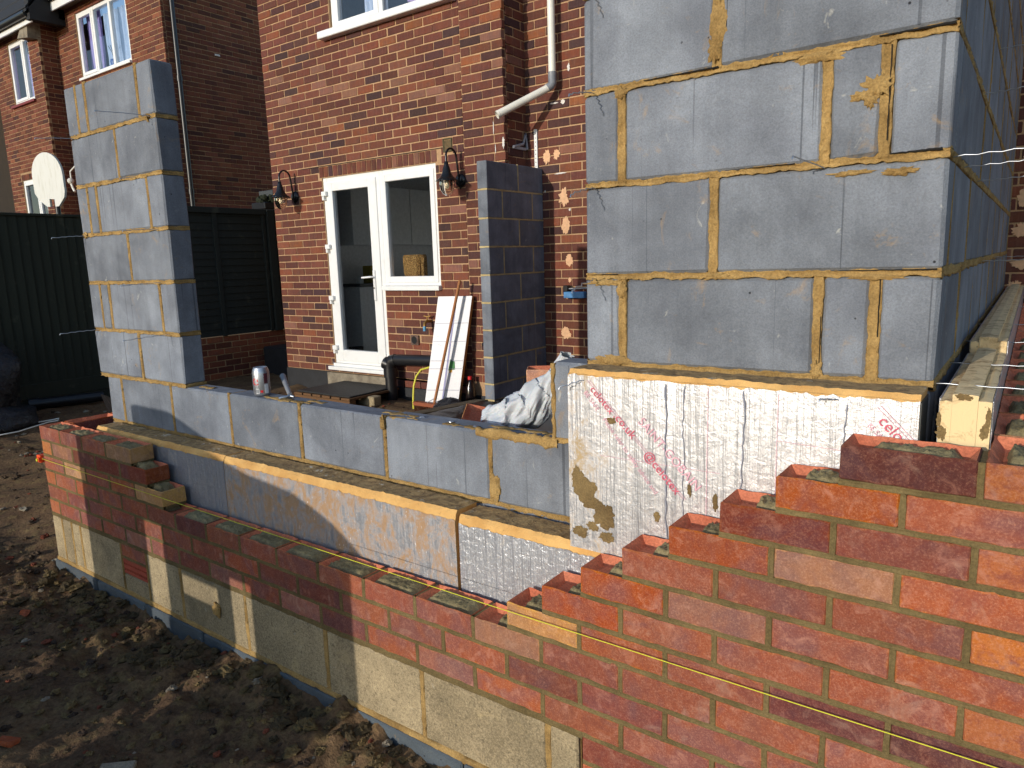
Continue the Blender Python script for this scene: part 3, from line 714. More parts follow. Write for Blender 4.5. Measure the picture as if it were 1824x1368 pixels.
# open cracks where the pointing has shrunk back from the blocks
g = G('joint_gap'); g.inp(Base_Color=(.012, .010, .008, 1), Roughness=1.); M_GAP = g.m
for (x, z0, z1, w_) in [(3.2765, .54, .665, .0022), (3.2735, .93, 1.108, .0022), (2.947, 1.14, 1.335, .002), (3.1655, .47, .58, .0016)]:
    m = MB(); pts = [(x+.0012*mnoise.noise(Vector((z0*9+i*.9, x, 0))), -.0008, z0+(z1-z0)*i/14) for i in range(15)]; m.tube(pts, [w_*(.45+.5*abs(mnoise.noise(Vector((i*.5, x*7, 3))))) for i in range(15)], 5); m.build('joint_crack', M_GAP, rp)
for (x0_, x1_, z, w_) in [(2.75, 2.93, 1.1255, .0022), (3.25, 3.378, 1.1265, .003), (3.28, 3.37, .9035, .003), (3.18, 3.375, .6765, .0016), (2.95, 3.1, .9025, .0012), (2.60, 2.68, .6755, .0014)]:
    m = MB(); pts = [(x0_+(x1_-x0_)*i/16, -.0008, z+.0012*mnoise.noise(Vector((i*.7, z*9, 0)))) for i in range(17)]; m.tube(pts, [w_*(.4+.6*i/16) for i in range(17)], 5); m.build('joint_crack', M_GAP, rp)
for z in (.666, .892, 1.118, 1.343): tie(rp, (2.618, .0, z), (.05, -1, -.08), .12, .004, 8, .012)
tie(rp, (3.16, 0, .889), (-.35, -1, .15), .10, .003, 7)
for (y_, z, L) in [(.06, .893, .20), (.30, .893, .17), (.75, .893, .16), (.75, 1.118, .12), (.42, 1.343, .16), (1.3, 1.343, .16), (-.0+.02, .449, .24), (.33, .449, .22), (.80, .449, .2), (1.35, .449, .2), (2.2, .449, .2), (1.25, .668, .17), (2.1, .668, .17)]: tie(rp, (XR, y_, z), (1, -.12, .0), L, .003, 10, -.006)

M_PALEM = m_mortar('pale_yellow_mortar', S(206, 186, 138), S(176, 154, 108), bump=.5)
# thin pier against the house
tp = thing('block_pier', 'thin grey block pier standing end-on against the house wall', 'pier', (-.072, 3.37, -.43), 'grey block piers')
mo = MB(); x0, x1, y0, y1 = -.122, -.025, 2.972, 3.772
pa = [[(y0, 3.398), (3.408, y1)], [(y0, 3.168), (3.178, 3.60), (3.61, y1)]]
z = 1.497; k = 0
while z > -.40:
    zb = max(z-.214, -.428)
    for (a, b) in pa[k % 2]: blk(tp, 'block', x0, x1, a, b, zb, z, M_BLOCK, .003, .001)
    for (p0, p1) in zip(pa[k % 2], pa[k % 2][1:]): strip(mo, (x1, (p0[1]+p1[0])/2, zb-.003), (0, 0, 1), (0, 1, 0), (1, 0, 0), z-zb+.006, .010, .000, .002, .002, .02, seed); seed += 1
    mo.box(x0+.008, x1-.008, y0+.008, y1-.008, zb-.011, z-.002)
    strip(mo, (x1, y0, zb-.0055), (0, 1, 0), (0, 0, 1), (1, 0, 0), y1-y0, .012, .000, .002, .003, .02, seed); seed += 1
    strip(mo, (x0, y0, zb-.0055), (1, 0, 0), (0, 0, 1), (0, -1, 0), x1-x0, .012, .000, .002, .003, .02, seed); seed += 1
    z -= .225; k += 1
mo.build('mortar', M_PALEM, tp)

# ------------------------------------------------------------------ string line with its corner block
g = G('yellow_line'); g.inp(Base_Color=S(214, 210, 50), Roughness=.6); M_YEL = g.m
m = MB(); m.tube([(-.372, YF-.008, -.178), (1.0, YF-.009, -.1795), (2.4, YF-.009, -.1805), (3.62, YF-.008, -.176)], .0011, 6)
tag(m.build('string_line', M_YEL), 'taut yellow builder\'s line strung along the brick wall', 'string')
m_or = m_plain('orange_plastic', S(238, 84, 34), .4, 0, .05, 40, 0)
cb = thing('corner_block', 'orange plastic line block hooked on the left brick corner', 'line block', (-.385, YF-.012, -.2))
m = MB(); m.cbox(-.41, -.371, YF-.016, YF-.002, -.199, -.161, .003); m.cbox(-.388, -.368, YF-.024, YF-.014, -.192, -.170, .002); m.build('body', m_or, cb)
m = MB(); m.cbox(-.412, -.372, YF-.002, YF+.03, -.198, -.186, .002); m.cbox(-.412, -.372, YF-.002, YF+.03, -.174, -.162, .002); m.build('jaw', m_or, cb)
m = MB(); m.tube([(-.38, YF-.025, -.187), (-.38, YF-.025, -.175)], .006, 8); m.build('line_winding', M_YEL, cb)

# ------------------------------------------------------------------ off-frame board screen, added and shaped to cast the shadow on the wall's left
g = G('grey_timber'); p = g.pos(); n = g.noise(g.map(p, (30, 30, 3)), 1, 4, .6); g.inp(Base_Color=g.mix(n, S(120, 96, 70), S(84, 68, 52)), Roughness=.85); g.bump(n, .4, .003); M_TIMB = g.m
sc = thing('shadow_screen', 'added off-frame board screen, its gaps and raked top shaped to cast the wall shadow', 'screen', (.6, -2.2, -.75))
SY = -2.2; dt = (YF-SY)/SUND.y; ox = SUND.x*dt; oz = -SUND.z*dt
TOPP = [(.0, .128), (.07, .141), (.374, .136), (.674, .043), (.877, .021), (1.145, -.03), (1.416, -.055), (1.564, -.105), (1.648, -.14), (1.754, -.206), (1.87, -.30)]
def topz(x):
    for (a, za), (b, zb_) in zip(TOPP, TOPP[1:]):
        if a <= x <= b: return za+(zb_-za)*(x-a)/(b-a)
    return TOPP[-1][1]
def sb(x0, x1, z0, z1=None, name='board'):
    n = 5; vs = []
    for i in range(n+1):
        x = x0+(x1-x0)*i/n; zt = (topz(x) if z1 is None else z1)+oz; zb_ = (z0+oz) if z0 is not None else -.80
        vs += [(x-ox, SY, zb_), (x-ox, SY+.02, zb_), (x-ox, SY+.02, zt), (x-ox, SY, zt)]
    m = MB(); m.add(vs, [(i*4+k, (i+1)*4+k, (i+1)*4+(k+1) % 4, i*4+(k+1) % 4) for i in range(n) for k in range(4)]+[(0, 1, 2, 3), (n*4+3, n*4+2, n*4+1, n*4)]); m.build(name, M_TIMB, sc)
for (a, b) in [(.03, .30), (.301, .44), (.441, .575), (.715, .835), (1.09, 1.18), (1.31, 1.5), (1.501, 1.68), (1.681, 1.86)]: sb(a, b, None)
sb(.576, .714, -.24); sb(.836, 1.089, -.49); sb(.836, 1.089, None, -.575); sb(1.181, 1.309, -.42)
m = MB(); m.cbox(.03-ox, 1.86-ox, SY-.045, SY-.001, -.30+oz, -.22+oz, .003); m.build('rail', M_TIMB, sc)
for xx in (.1, 1.6):
    m = MB(); m.cbox(xx-.04-ox, xx+.04-ox, SY-.13, SY-.046, -1.0, -.15+oz, .004); m.build('post', M_TIMB, sc)
# ------------------------------------------------------------------ brick laying for houses
_bm = {}
def brick_mesh(L, h, mat):
    key = (round(L, 2), round(h, 3), mat.name, rnd.randrange(3))
    if key not in _bm:
        m = MB(); m.cbox(-L/2, L/2, 0, .05, -h/2, h/2, .0022, None, .0012); _bm[key] = m.mesh('brick', mat)
    return _bm[key]
class Laying:
    def __init__(s, pal): s.b = []; s.pal = pal
    def lay(s, face, at, u0, u1, z0, z1, openings=(), phase=0, pitch=.225, h=.065, course=.075):
        """face 'y': wall facing -y at y=at, u is x.  face 'x': wall facing +x at x=at, u is y."""
        n = int((z1-z0)/course+.5)
        for r in range(n):
            zc = z0+course*r+.005+h/2
            iv = []; u = u0-(.1125 if (r+phase) % 2 else 0)
            while u < u1:
                a, b = max(u, u0), min(u+pitch-.010, u1)
                if b-a > .02: iv.append((a, b))
                u += pitch
            for (oa, ob, za, zb) in openings:
                if za < zc < zb:
                    nv = []
                    for (a, b) in iv:
                        if b <= oa or a >= ob: nv.append((a, b)); continue
                        if oa-.005-a > .02: nv.append((a, oa-.005))
                        if b-(ob+.005) > .02: nv.append((ob+.005, b))
                    iv = nv
            for (a, b) in iv: s.b.append((face, at, a, b, zc, h))
    def done(s, wall, bulkname='bricks', limit=300):
        sc_ = []
        for k, (face, at, a, b, zc, h) in enumerate(s.b):
            P = lambda u, z: pix((u, at, z) if face == 'y' else (at, u, z))
            q = [P(a, zc-h/2), P(b, zc-h/2), P(b, zc+h/2), P(a, zc+h/2)]
            ar = -1
            if all(q):
                cx = sum(p_[0] for p_ in q)/4; cy = sum(p_[1] for p_ in q)/4
                if -10 < cx < 1834 and -10 < cy < 1378:
                    # skip what the near walls hide
                    hid = (1040 < cx < 1790 and cy < 690) or cy > 770 or (cx > 1040 and cy > 640)
                    ar = 0 if hid else abs(sum(q[i][0]*q[(i+1) % 4][1]-q[(i+1) % 4][0]*q[i][1] for i in range(4)))/2
            sc_.append((ar, k))
        sc_.sort(reverse=True); ind = set(k for _, k in sc_[:limit]); mb = MB()
        for k, (face, at, a, b, zc, h) in enumerate(s.b):
            col = pick(s.pal); L = b-a; off = rnd.uniform(.004, .0075)
            if k in ind:
                o = bpy.data.objects.new('brick', brick_mesh(L, h, M_BR_O)); o.color = col; o.scale.x = L/round(L, 2) if L > .03 else 1
                if face == 'y': link(o, wall, ((a+b)/2, at-off, zc)); o.rotation_euler = (0, rnd.uniform(-.004, .004), 0)
                else: link(o, wall, (at+off, (a+b)/2, zc)); o.rotation_euler = (0, 0, math.pi/2)
            else:
                mb.cur = col
                if face == 'y': mb.cbox(a, b, at-off, at+.04, zc-h/2, zc+h/2, .0022, None, .001)
                else: mb.cbox(at-.04, at+off, a, b, zc-h/2, zc+h/2, .0022, None, .001)
        if mb.f: mb.build(bulkname, M_BR_J, wall, attr=True, kind='stuff')
def pieces(x0, x1, z0, z1, ops):
    """rectangles of a wall left over round openings"""
    xs = sorted(set([x0, x1]+[v for o in ops for v in o[:2] if x0 < v < x1])); zs = sorted(set([z0, z1]+[v for o in ops for v in o[2:] if z0 < v < z1])); out = []
    for a, b in zip(xs, xs[1:]):
        for c, d in zip(zs, zs[1:]):
            mx, mz = (a+b)/2, (c+d)/2
            if not any(o[0] < mx < o[1] and o[2] < mz < o[3] for o in ops): out.append((a, b, c, d))
    return out
g = G('white_upvc'); p = g.pos(); n = g.noise(p, 12, 4); g.inp(Base_Color=g.mix(g.ramp(n, [(.5, 0.), (.8, .25)]), S(232, 232, 230), S(200, 196, 184)), Roughness=.35); M_UPVC = g.m
def m_glass(name, tint, refl):
    g = G(name); t = g.new('ShaderNodeBsdfTransparent'); t.inputs[0].default_value = tint
    gl = g.new('ShaderNodeBsdfGlossy'); gl.inputs['Roughness'].default_value = .015
    lw_ = g.new('ShaderNodeLayerWeight'); lw_.inputs['Blend'].default_value = .25
    f = g.math('ADD', g.math('MULTIPLY', lw_.outputs['Fresnel'], .8), refl, True)
    sp = g.ramp(g.noise(g.pos(), 260, 2, .6), [(.735, 0.), (.76, 1.)])
    df = g.new('ShaderNodeBsdfDiffuse'); df.inputs[0].default_value = (.35, .36, .38, 1)
    mx = g.new('ShaderNodeMixShader'); g.set(mx.inputs[0], f); g.t.links.new(t.outputs[0], mx.inputs[1]); g.t.links.new(gl.outputs[0], mx.inputs[2])
    m2 = g.new('ShaderNodeMixShader'); g.set(m2.inputs[0], g.math('MULTIPLY', sp, .5)); g.t.links.new(mx.outputs[0], m2.inputs[1]); g.t.links.new(df.outputs[0], m2.inputs[2])
    g.t.links.new(m2.outputs[0], g.o.inputs[0]); return g.m
M_GLASS = m_glass('window_glass', (.84, .86, .88, 1), .0)
M_GLASS_SKY = m_glass('sky_facing_glass', (.80, .86, .95, 1), .10)
M_BLACKP = m_plain('black_plastic', (.012, .012, .014, 1), .35, 0, .2, 20, .1)
M_TAR = m_plain('bitumen_paint', (.018, .019, .022, 1), .55, 0, .35, 12, .6, .004)
M_CONC = m_mortar('rough_concrete', S(150, 140, 122), S(110, 100, 86))
def frame(mb, x0, x1, z0, z1, y0, y1, t):
    t = t if isinstance(t, (tuple, list)) else (t, t, t, t)      # left right bottom top
    mb.cbox(x0, x0+t[0], y0, y1, z0, z1, .004); mb.cbox(x1-t[1], x1, y0, y1, z0, z1, .004)
    mb.cbox(x0+t[0]-.001, x1-t[1]+.001, y0+.0008, y1, z0, z0+t[2], .004); mb.cbox(x0+t[0]-.001, x1-t[1]+.001, y0+.0008, y1, z1-t[3], z1, .004)

# ------------------------------------------------------------------ the house
Y1, Y2, HX0, HXS, HXC = 3.46, 3.78, -3.415, -.64, -.19
ho = thing('brick_house', 'red brick house behind with white glazed door and window', 'house', (-1.8, 5.5, -.66))
DOOR = (-2.578, -1.738, -.36, 1.617); WIN = (-1.738, -.988, .455, 1.617); UP = (-2.29, -.70, 2.935, 4.15); LINT = (-2.61, -.915, 1.617, 1.735); VENT = (-.880, -.775, 1.692, 1.812); PATCH = (-3.0, -2.7, .0, 0)
FLUE = (-1.425, -1.278, -.092, .033)
ops = [DOOR, WIN, UP]
m = MB()
for (a, b, c, d) in pieces(HX0, HXS, -.43, 4.6, ops): m.box(a, b, Y1, Y1+.11, c, d)
m.box(HXS, HXC-.006, Y1-.002, Y1+.11, -.66, 4.6)
m.box(HXC-.11, HXC, Y1+.112, Y2, -.66, 4.6)
m.box(HXC-.1, 6.0, Y2, Y2+.11, -.66, 4.6)
m.box(HX0, HX0+.11, Y1+.112, 9.0, -.66, 4.6)
m.box(HX0, 6.0, 9.0, 9.1, -.66, 4.6)
wall = m.build('wall', M_HMORT, ho)
L = Laying(PAL_H)
L.lay('y', Y1, HX0, HXS-.004, -.43, 4.55, [DOOR, WIN, UP, LINT, VENT, FLUE])
L.lay('y', Y1-.002, HXS+.004, HXC+.006, -.395, 4.55, (), 1)
L.lay('x', HXC, Y1+.05, Y2, -.43, 4.55, (), 1)
L.lay('y', Y2, HXC+.006, 6.0, -.43, 4.55, (), 0)
L.done(wall)
# soldier course over door and window
k = 0; x = LINT[0]+.004
while x < LINT[1]-.06:
    m = MB(); m.cbox(x, x+.063, Y1-.006-rnd.uniform(0, .002), Y1+.04, 1.624, 1.727, .002, None, .001); o = m.build('soldier_brick', M_BR_O, wall); o.color = pick(PAL_H); x += .0715
m = MB(); m.box(-2.89, -.90, Y1-.012, Y1+.02, 1.733, 1.738); m.build('steel_lintel', m_plain('dark_steel', (.03, .025, .022, 1), .6, .5), ho)
# plinth
m = MB(); m.box(HX0-.008, -2.69, Y1-.014, Y1+.1, -.70, -.432); m.build('tarred_plinth', M_TAR, ho)
m = MB(); m.box(-1.76, HXC, Y1-.012, Y1+.1, -.70, -.52); m.build('tarred_plinth', M_TAR, ho)
m = MB(); m.box(-2.69, -1.76, Y1-.03, Y1+.1, -.70, -.435); m.build('concrete_plinth', M_CONC, ho)
L = Laying(PAL_H); L.lay('y', Y1-.001, -1.76, HXS, -.52, -.43); 
for (face, at, a, b, zc, h) in L.b:
    m = MB(); m.cbox(a, b, at-.006, at+.03, zc-h/2, zc+h/2, .002); o = m.build('brick', M_BR_O, wall); o.color = pick(PAL_H)
# door
YD = Y1+.012
m = MB(); frame(m, DOOR[0], DOOR[1], DOOR[2]+.03, DOOR[3], YD, YD+.07, (.062, .055, .05, .06)); frame(m, DOOR[0]+.05, DOOR[1]-.05, DOOR[2]+.06, DOOR[3]-.055, YD-.012, YD+.05, (.092, .115, .118, .085))
door = m.build('door', M_UPVC, ho)
m = MB(); m.pane(-2.44, -1.895, YD+.022, YD+.026, -.19, 1.485); m.build('pane', M_GLASS, door)
m = MB(); m.cbox(DOOR[0]-.055, DOOR[1]-.03, Y1-.06, Y1+.03, -.400, -.362, .004); m.cbox(DOOR[0]-.02, DOOR[1], Y1-.012, Y1+.05, -.362, -.331, .003); m.build('sill', M_UPVC, door)
for z in (1.453, .91, .372, -.162):
    m = MB(); m.cbox(-2.572, -2.502, YD-.045, YD-.011, z-.022, z+.026, .004); m.cbox(-2.572, -2.545, YD-.036, YD-.002, z-.062, z-.022, .003); m.build('hinge', M_UPVC, door)
hd = MB(); hd.cbox(-1.895, -1.862, YD-.026, YD-.012, .35, .66, .006); hd.tube([(-1.878, YD-.02, .59), (-1.878, YD-.06, .59), (-1.90, YD-.066, .59), (-2.01, YD-.066, .584)], .010, 10); hd.build('handle', M_UPVC, door)
m = MB(); m.tube([(-1.878, YD-.032, .478), (-1.878, YD-.02, .478)], .008, 10); m.build('keyhole', m_plain('brass', S(120, 110, 90), .4, .8), door)
# window beside the door
m = MB(); frame(m, WIN[0], WIN[1], WIN[2]+.045, WIN[3], YD, YD+.07, (.045, .045, .045, .06)); frame(m, WIN[0]+.03, WIN[1]-.032, WIN[2]+.075, WIN[3]-.045, YD-.010, YD+.05, (.052, .056, .06, .067))
win = m.build('window', M_UPVC, ho)
m = MB(); m.pane(-1.66, -1.072, YD+.022, YD+.026, .585, 1.51); m.build('pane', M_GLASS, win)
m = MB(); m.cbox(WIN[0], WIN[1]+.012, Y1-.05, Y1+.03, .455, .498, .004); m.build('sill', M_UPVC, win)
# upstairs window
YU = Y1+.02
m = MB(); frame(m, UP[0]+.01, UP[1]-.01, UP[2]+.04, UP[3], YU, YU+.07, .06); frame(m, UP[0]+.055, -1.62, UP[2]+.075, UP[3], YU-.012, YU+.05, .06); m.cbox(-1.64, -1.57, YU-.002, YU+.06, UP[2]+.05, UP[3], .004)
uw = m.build('window', M_UPVC, ho)
m = MB(); m.pane(UP[0]+.05, -1.6, YU+.020, YU+.024, UP[2]+.06, UP[3]); m.build('pane', M_GLASS_SKY, uw)
m = MB(); m.pane(-1.58, UP[1]-.04, YU+.021, YU+.025, UP[2]+.06, UP[3]); m.build('pane', M_GLASS_SKY, uw)
m = MB(); m.cbox(UP[0]-.10, UP[1]+.035, Y1-.09, Y1+.06, UP[2]-.012, UP[2]+.055, .006); m.build('sill', M_UPVC, uw)
def curtain(parent, x0, x1, z0, z1, y, mat, folds=9, amp=.03, name='curtain'):
    m = MB(); m.grid(lambda u, v: (x0+(x1-x0)*u, y+amp*math.sin(u*folds*6.283+1.3*math.sin(v*3))*(.6+.4*v)+.01*mnoise.noise(Vector((u*20, v*4, y))), z0+(z1-z0)*v), folds*10, 8); m.build(name, mat, parent)
M_CURT = m_plain('voile_curtain', S(206, 214, 226), .9, 0, .05, 20, 0)
curtain(uw, -1.98, -1.66, 2.95, 4.1, YU+.16, M_CURT, 5, .02)
M_LILAC = m_plain('lilac_petals', S(190, 160, 200), .8, 0, .3, 60, .6, .004)
m = MB(); m.blob((-1.18, YU+.1, 3.13), (.13, .06, .10), .35, 3, 16, 12, 5); m.build('flower_sticker', M_LILAC, uw)
# vent grille
m = MB(); frame(m, VENT[0], VENT[1], VENT[2], VENT[3], Y1-.016, Y1+.02, .010); vg = m.build('air_vent', m_plain('olive_plastic', S(98, 88, 58), .6), ho)
for k in range(9): m = MB(); zz = VENT[2]+.013+.0105*k; m.cbox(VENT[0]+.008, VENT[1]-.008, Y1-.010, Y1+.004, zz, zz+.0055, .001); m.build('slat', m_plain('olive_plastic', S(98, 88, 58), .6) if k == 0 else vg.data.materials[0], vg)
# square flue cover with round throat
m = MB(); fm = m_plain('brown_metal', S(104, 82, 72), .5, .3); m.lathe([(.074, 0), (.074, .02)], (0, 0, 0), 4, Matrix.Rotation(math.pi/4, 3, 'Z')); 
m.v = [(-1.352+v[0]*1.38*.707*1.02, Y1-.014-v[2]*.4, -.03+v[1]*1.32*.707) for v in m.v]; fl = m.build('flue_cover', fm, ho)
m = MB(); R_ = Matrix.Rotation(math.pi/2, 3, 'X'); m.lathe([(.046, 0), (.046, .02), (.038, .02), (.038, -.03)], (-1.352, Y1-.006, -.03), 24, R_); m.build('throat_ring', fm, fl)
m = MB(); m.lathe([(.0375, .0), (.001, .002)], (-1.352, Y1-.0232, -.03), 20, R_); m.build('throat', m_plain('hole_shade_black', (.01, .01, .01, 1), .9), fl)  # flat black disc, painted as the shade inside the throat
# kitchen seen through the glass
M_KW = m_plain('kitchen_wall', S(228, 230, 232), .8); M_KU = m_plain('kitchen_unit', S(222, 224, 224), .5)
m = MB(); m.box(-3.3, -.32, 3.62, 6.5, -.42, -.36); m.box(-3.3, -.32, 3.62, 6.5, 2.1, 2.16); m.box(-3.3, -.32, 6.5, 6.55, -.36, 2.1); m.box(-.32, -.27, 3.62, 6.5, -.36, 2.1); m.box(-3.303, -3.295, 3.62, 6.5, -.36, 2.1); m.build('kitchen_room', M_KW, ho)
m = MB(); m.cbox(-3.29, -2.98, 4.25, 6.3, .455, .49, .003); ct = m.build('worktop', m_plain('dark_worktop', S(66, 68, 70), .4), ho)
for k in range(4): m = MB(); m.cbox(-3.29, -3.0, 4.26+.5*k, 4.75+.5*k, -.34, .45, .004); m.build('kitchen_unit', M_KU, ho)
for k in range(4): m = MB(); m.cbox(-3.29, -3.05, 4.26+.5*k, 4.75+.5*k, .95, 1.65, .004); m.build('wall_cupboard', M_KU, ho)
m = MB(); m.cbox(-3.2, -2.72, 3.60, 3.64, -.35, 2.0, .004); m.build('blue_reveal', m_plain('slate_blue_paint', S(84, 116, 150), .7), ho)
m = MB(); m.cbox(-1.9, -.5, 6.1, 6.48, -.35, .5, .004); m.cbox(-1.9, -.5, 6.2, 6.48, .95, 1.7, .004); m.build('kitchen_unit', M_KU, ho)
m = MB(); m.cbox(-1.73, -.99, 3.57, 3.78, .535, .578, .004); m.build('window_board', M_UPVC, ho)
m = MB(); m.box(HXC-.1, HXC-.09, 3.9, 9, -.6, 4.6); m.box(HX0, 6.0, Y2-.2, 9.1, 4.6, 4.7); m.build('ceiling_slab', M_KW, ho)
m = MB(); m.box(-2.6, -.4, 4.4, 4.42, 2.2, 4.5); m.build('bedroom_wall', m_plain('bedroom_wall', S(110, 120, 140), .9), ho)
g = G('woven_seagrass'); p = g.pos(); n = g.ramp(g.noise(g.map(p, (90, 90, 130)), 1, 2, .6), [(.38, 0.), (.6, 1.)]); g.inp(Base_Color=g.mix(n, S(110, 74, 36), S(224, 178, 106)), Roughness=.85); g.bump(n, 1., .01); M_SEA = g.m
bk = thing('woven_basket', 'woven seagrass basket on the sill behind the window glass', 'basket', (-1.5, 3.64, .578))
m = MB(); m.cbox(-1.63, -1.40, 3.60, 3.69, .578, .80, .012, None, .004); m.build('body', M_SEA, bk); m = MB(); m.cbox(-1.395, -1.36, 3.62, 3.70, .578, .795, .010, None, .004); m.build('lid', M_SEA, bk)
m = MB(); m.lathe([(.03, 0), (.032, .07), (.03, .09), (.012, .12), (.011, .155), (.0, .156)], (-1.155, 3.62, .578), 16); tag(m.build('bottle', m_plain('pink_plastic', S(206, 150, 160), .4)), 'pink bottle on the sill behind the window glass', 'bottle')
m = MB(); m.lathe([(.06, 0), (.085, .15), (.078, .15), (.056, .01)], (-2.68, 3.86, -.36), 20)
g = G('dotted_black'); d = g.vor(g.map(g.pos(), (60, 60, 60)), 1); g.inp(Base_Color=g.mix(g.ramp(d, [(.18, 1.), (.22, 0.)]), (.012, .012, .014, 1), S(150, 150, 150)), Roughness=.7)
tag(m.build('waste_bin', g.m), 'small dotted black bin on the floor behind the glass door', 'bin')
m = MB(); m.cbox(-3.2, -3.05, 4.5, 4.62, .49, .70, .01); tag(m.build('food_carton', m_plain('mustard_card', S(150, 132, 40), .7)), 'mustard yellow carton on the worktop behind the glass door', 'carton')
m = MB(); m.lathe([(.04, 0), (.042, .09), (.036, .09)], (-3.06, 4.33, .49), 16); tag(m.build('mug', m_plain('pale_glaze', S(190, 196, 196), .3)), 'pale mug on the worktop behind the glass door', 'mug')

# wall lanterns
M_LAMPB = m_plain('gloss_black_iron', (.012, .012, .013, 1), .25, .3, .2, 20, .15)
g = G('lamp_glass'); g.inp(Base_Color=(1, .93, .8, 1), Roughness=.04, Transmission_Weight=1., IOR=1.3); M_LGL = g.m
def lantern(x, z, label):
    t = thing('wall_lantern', label, 'lamp', (x, Y1, z), 'swan-neck wall lanterns')
    m = MB(); m.lathe([(.06, 0), (.058, .012), (.04, .022), (.0, .024)], (x, Y1-.006, z), 24, Matrix.Rotation(math.pi/2, 3, 'X')); m.tube([(x, Y1-.012, z-.075), (x, Y1-.022, z-.05), (x, Y1-.026, z)], [.004, .010, .013], 10); m.build('back_plate', M_LAMPB, t)
    pts = []; yl = Y1-.195
    for k in range(8): pts.append((x, Y1-.026-.004*k, z-.02+.030*k))
    for k in range(1, 13):
        a = math.pi*k/12; pts.append((x, (Y1-.055+yl)/2+((Y1-.055)-yl)/2*math.cos(a), z+.19+.075*math.sin(a)))
    pts.append((x, yl, z+.13)); m = MB(); m.tube(pts, .0095, 10); m.build('arm', M_LAMPB, t)
    m = MB(); m.lathe([(.0, .15), (.018, .148), (.020, .12), (.030, .095), (.040, .05), (.058, .02), (.075, .004), (.098, -.012), (.100, -.018), (.070, -.012), (.05, .0)], (x, yl, z), 28); m.build('shade', M_LAMPB, t)
    m = MB(); m.lathe([(.066, -.012), (.068, -.05), (.060, -.09), (.042, -.122), (.018, -.140), (.0, -.143)], (x, yl, z), 24); m.build('globe', M_LGL, t)
    m = MB(); m.lathe([(.0, .0), (.02, -.01), (.03, -.05), (.022, -.078), (.0, -.09)], (x, yl, z), 16); m.build('bulb', m_plain('frosted_bulb', S(226, 214, 190), .4), t)
lantern(-.690, 1.430, 'black swan-neck lantern right of the window')
lantern(-3.03, 1.462, 'black swan-neck lantern left of the glass door')

# ------------------------------------------------------------------ waste pipe with elbow on the set-back wall
M_PVC = m_plain('grubby_white_pvc', S(224, 220, 208), .45, 0, .12, 8, .1); M_PVCG = m_plain('grey_pvc', S(128, 130, 134), .45)
dp = thing('waste_pipe', 'white waste pipe with grey elbow ending in mid-air beside the corner', 'pipe', (.15, 3.69, 1.9))
m = MB(); m.tube([(.148, 3.69, 4.3), (.150, 3.69, 2.235)], .031, 18); m.build('upright', M_PVC, dp)
m = MB(); m.tube([(.150, 3.69, 2.25), (.150, 3.69, 2.16), (.142, 3.682, 2.142), (.118, 3.662, 2.122)], .0345, 18); m.build('elbow', M_PVCG, dp)
m = MB(); m.tube([(.130, 3.672, 2.128), (-.165, 3.33, 1.905)], .031, 18, False); m.tube([(-.157, 3.339, 1.911), (-.168, 3.326, 1.902)], .0325, 18, False); m.build('branch', M_PVC, dp)
# marks and leftovers on the set-back wall: plaster dabs, a perforated starter strip, cables
M_PLAS = m_plain('old_plaster', S(222, 176, 136), .95, 0, .15, 50, .8, .004); M_PAINT = m_plain('white_paint_fleck', S(214, 208, 200), .8, 0, .1, 30, .2)
for k, (x, z, rx, rz) in enumerate([(.026, 1.588, .038, .055), (.125, 1.60, .03, .04), (.19, 1.235, .045, .075), (.205, 1.0, .042, .08), (.24, .70, .036, .055), (.19, .06, .045, .05), (.205, .42, .028, .05), (.24, .53, .016, .02), (3.45, .8, .05, .04), (3.47, .6, .06, .03), (3.46, 1.0, .05, .06), (3.48, 1.25, .05, .08), (3.44, .45, .04, .05)]): splat(ho, x, z, rx, rz, Y2-.0085, 40+k*2.3, M_PLAS, 'plaster_dab')
for k, (x, z, rx, rz) in enumerate([(-.30, 1.83, .004, .05), (-.20, 1.70, .012, .045), (-.285, 1.66, .004, .04)]): splat(ho, x, z, rx, rz, Y1-.012, 80+k*2.3, M_PAINT, 'paint_fleck')
for k, (x, z, rx, rz) in enumerate([(.03, 2.16, .01, .03), (.20, 2.02, .02, .02), (.26, 2.28, .012, .03), (.11, 2.02, .04, .006), (.16, 1.44, .06, .006), (.25, 1.13, .01, .012), (.0, 1.3, .006, .01)]): splat(ho, x, z, rx, rz, Y2-.0085, 90+k*2.3, M_PAINT, 'paint_fleck')
for k, (x, z, rx, rz) in enumerate([(3.52, 2.12, .12, .10), (3.50, 1.88, .09, .07), (3.62, 1.72, .1, .08), (3.5, 1.55, .05, .05)]): splat(ho, x, z, rx, rz, Y2-.0088, 140+k*2.3, M_PAINT, 'paint_patch')
m = MB(); m.tube([(3.40, Y2-.03, 1.985), (5.6, Y2-.03, 1.97)], .028, 12); m.build('wall_pipe', M_BLACKP, ho)
st_ = thing('starter_strip', 'white perforated metal strip fixed upright above the thin pier', 'metal strip', (-.08, 3.77, 1.50))
m = MB(); m.cbox(-.098, -.066, 3.762, 3.772, 1.48, 1.83, .002); m.build('strip', M_UPVC, st_)
m = MB()
for k in range(9): m.tube([(-.082, 3.7605, 1.52+.034*k), (-.082, 3.766, 1.52+.034*k)], .004, 8)
m.build('holes', M_BLACKP, st_)
m = MB(); m.cbox(HXC+.008, HXC+.02, 3.55, 3.75, 1.66, 1.685, .004); m.tube([(HXC+.015, 3.56, 1.675), (HXC+.02, 3.70, 1.71), (HXC+.018, 3.74, 1.80), (HXC+.02, 3.76, 1.67)], .012, 8); m.build('sealant_bead', m_plain('grey_sealant', S(150, 150, 158), .5), ho)
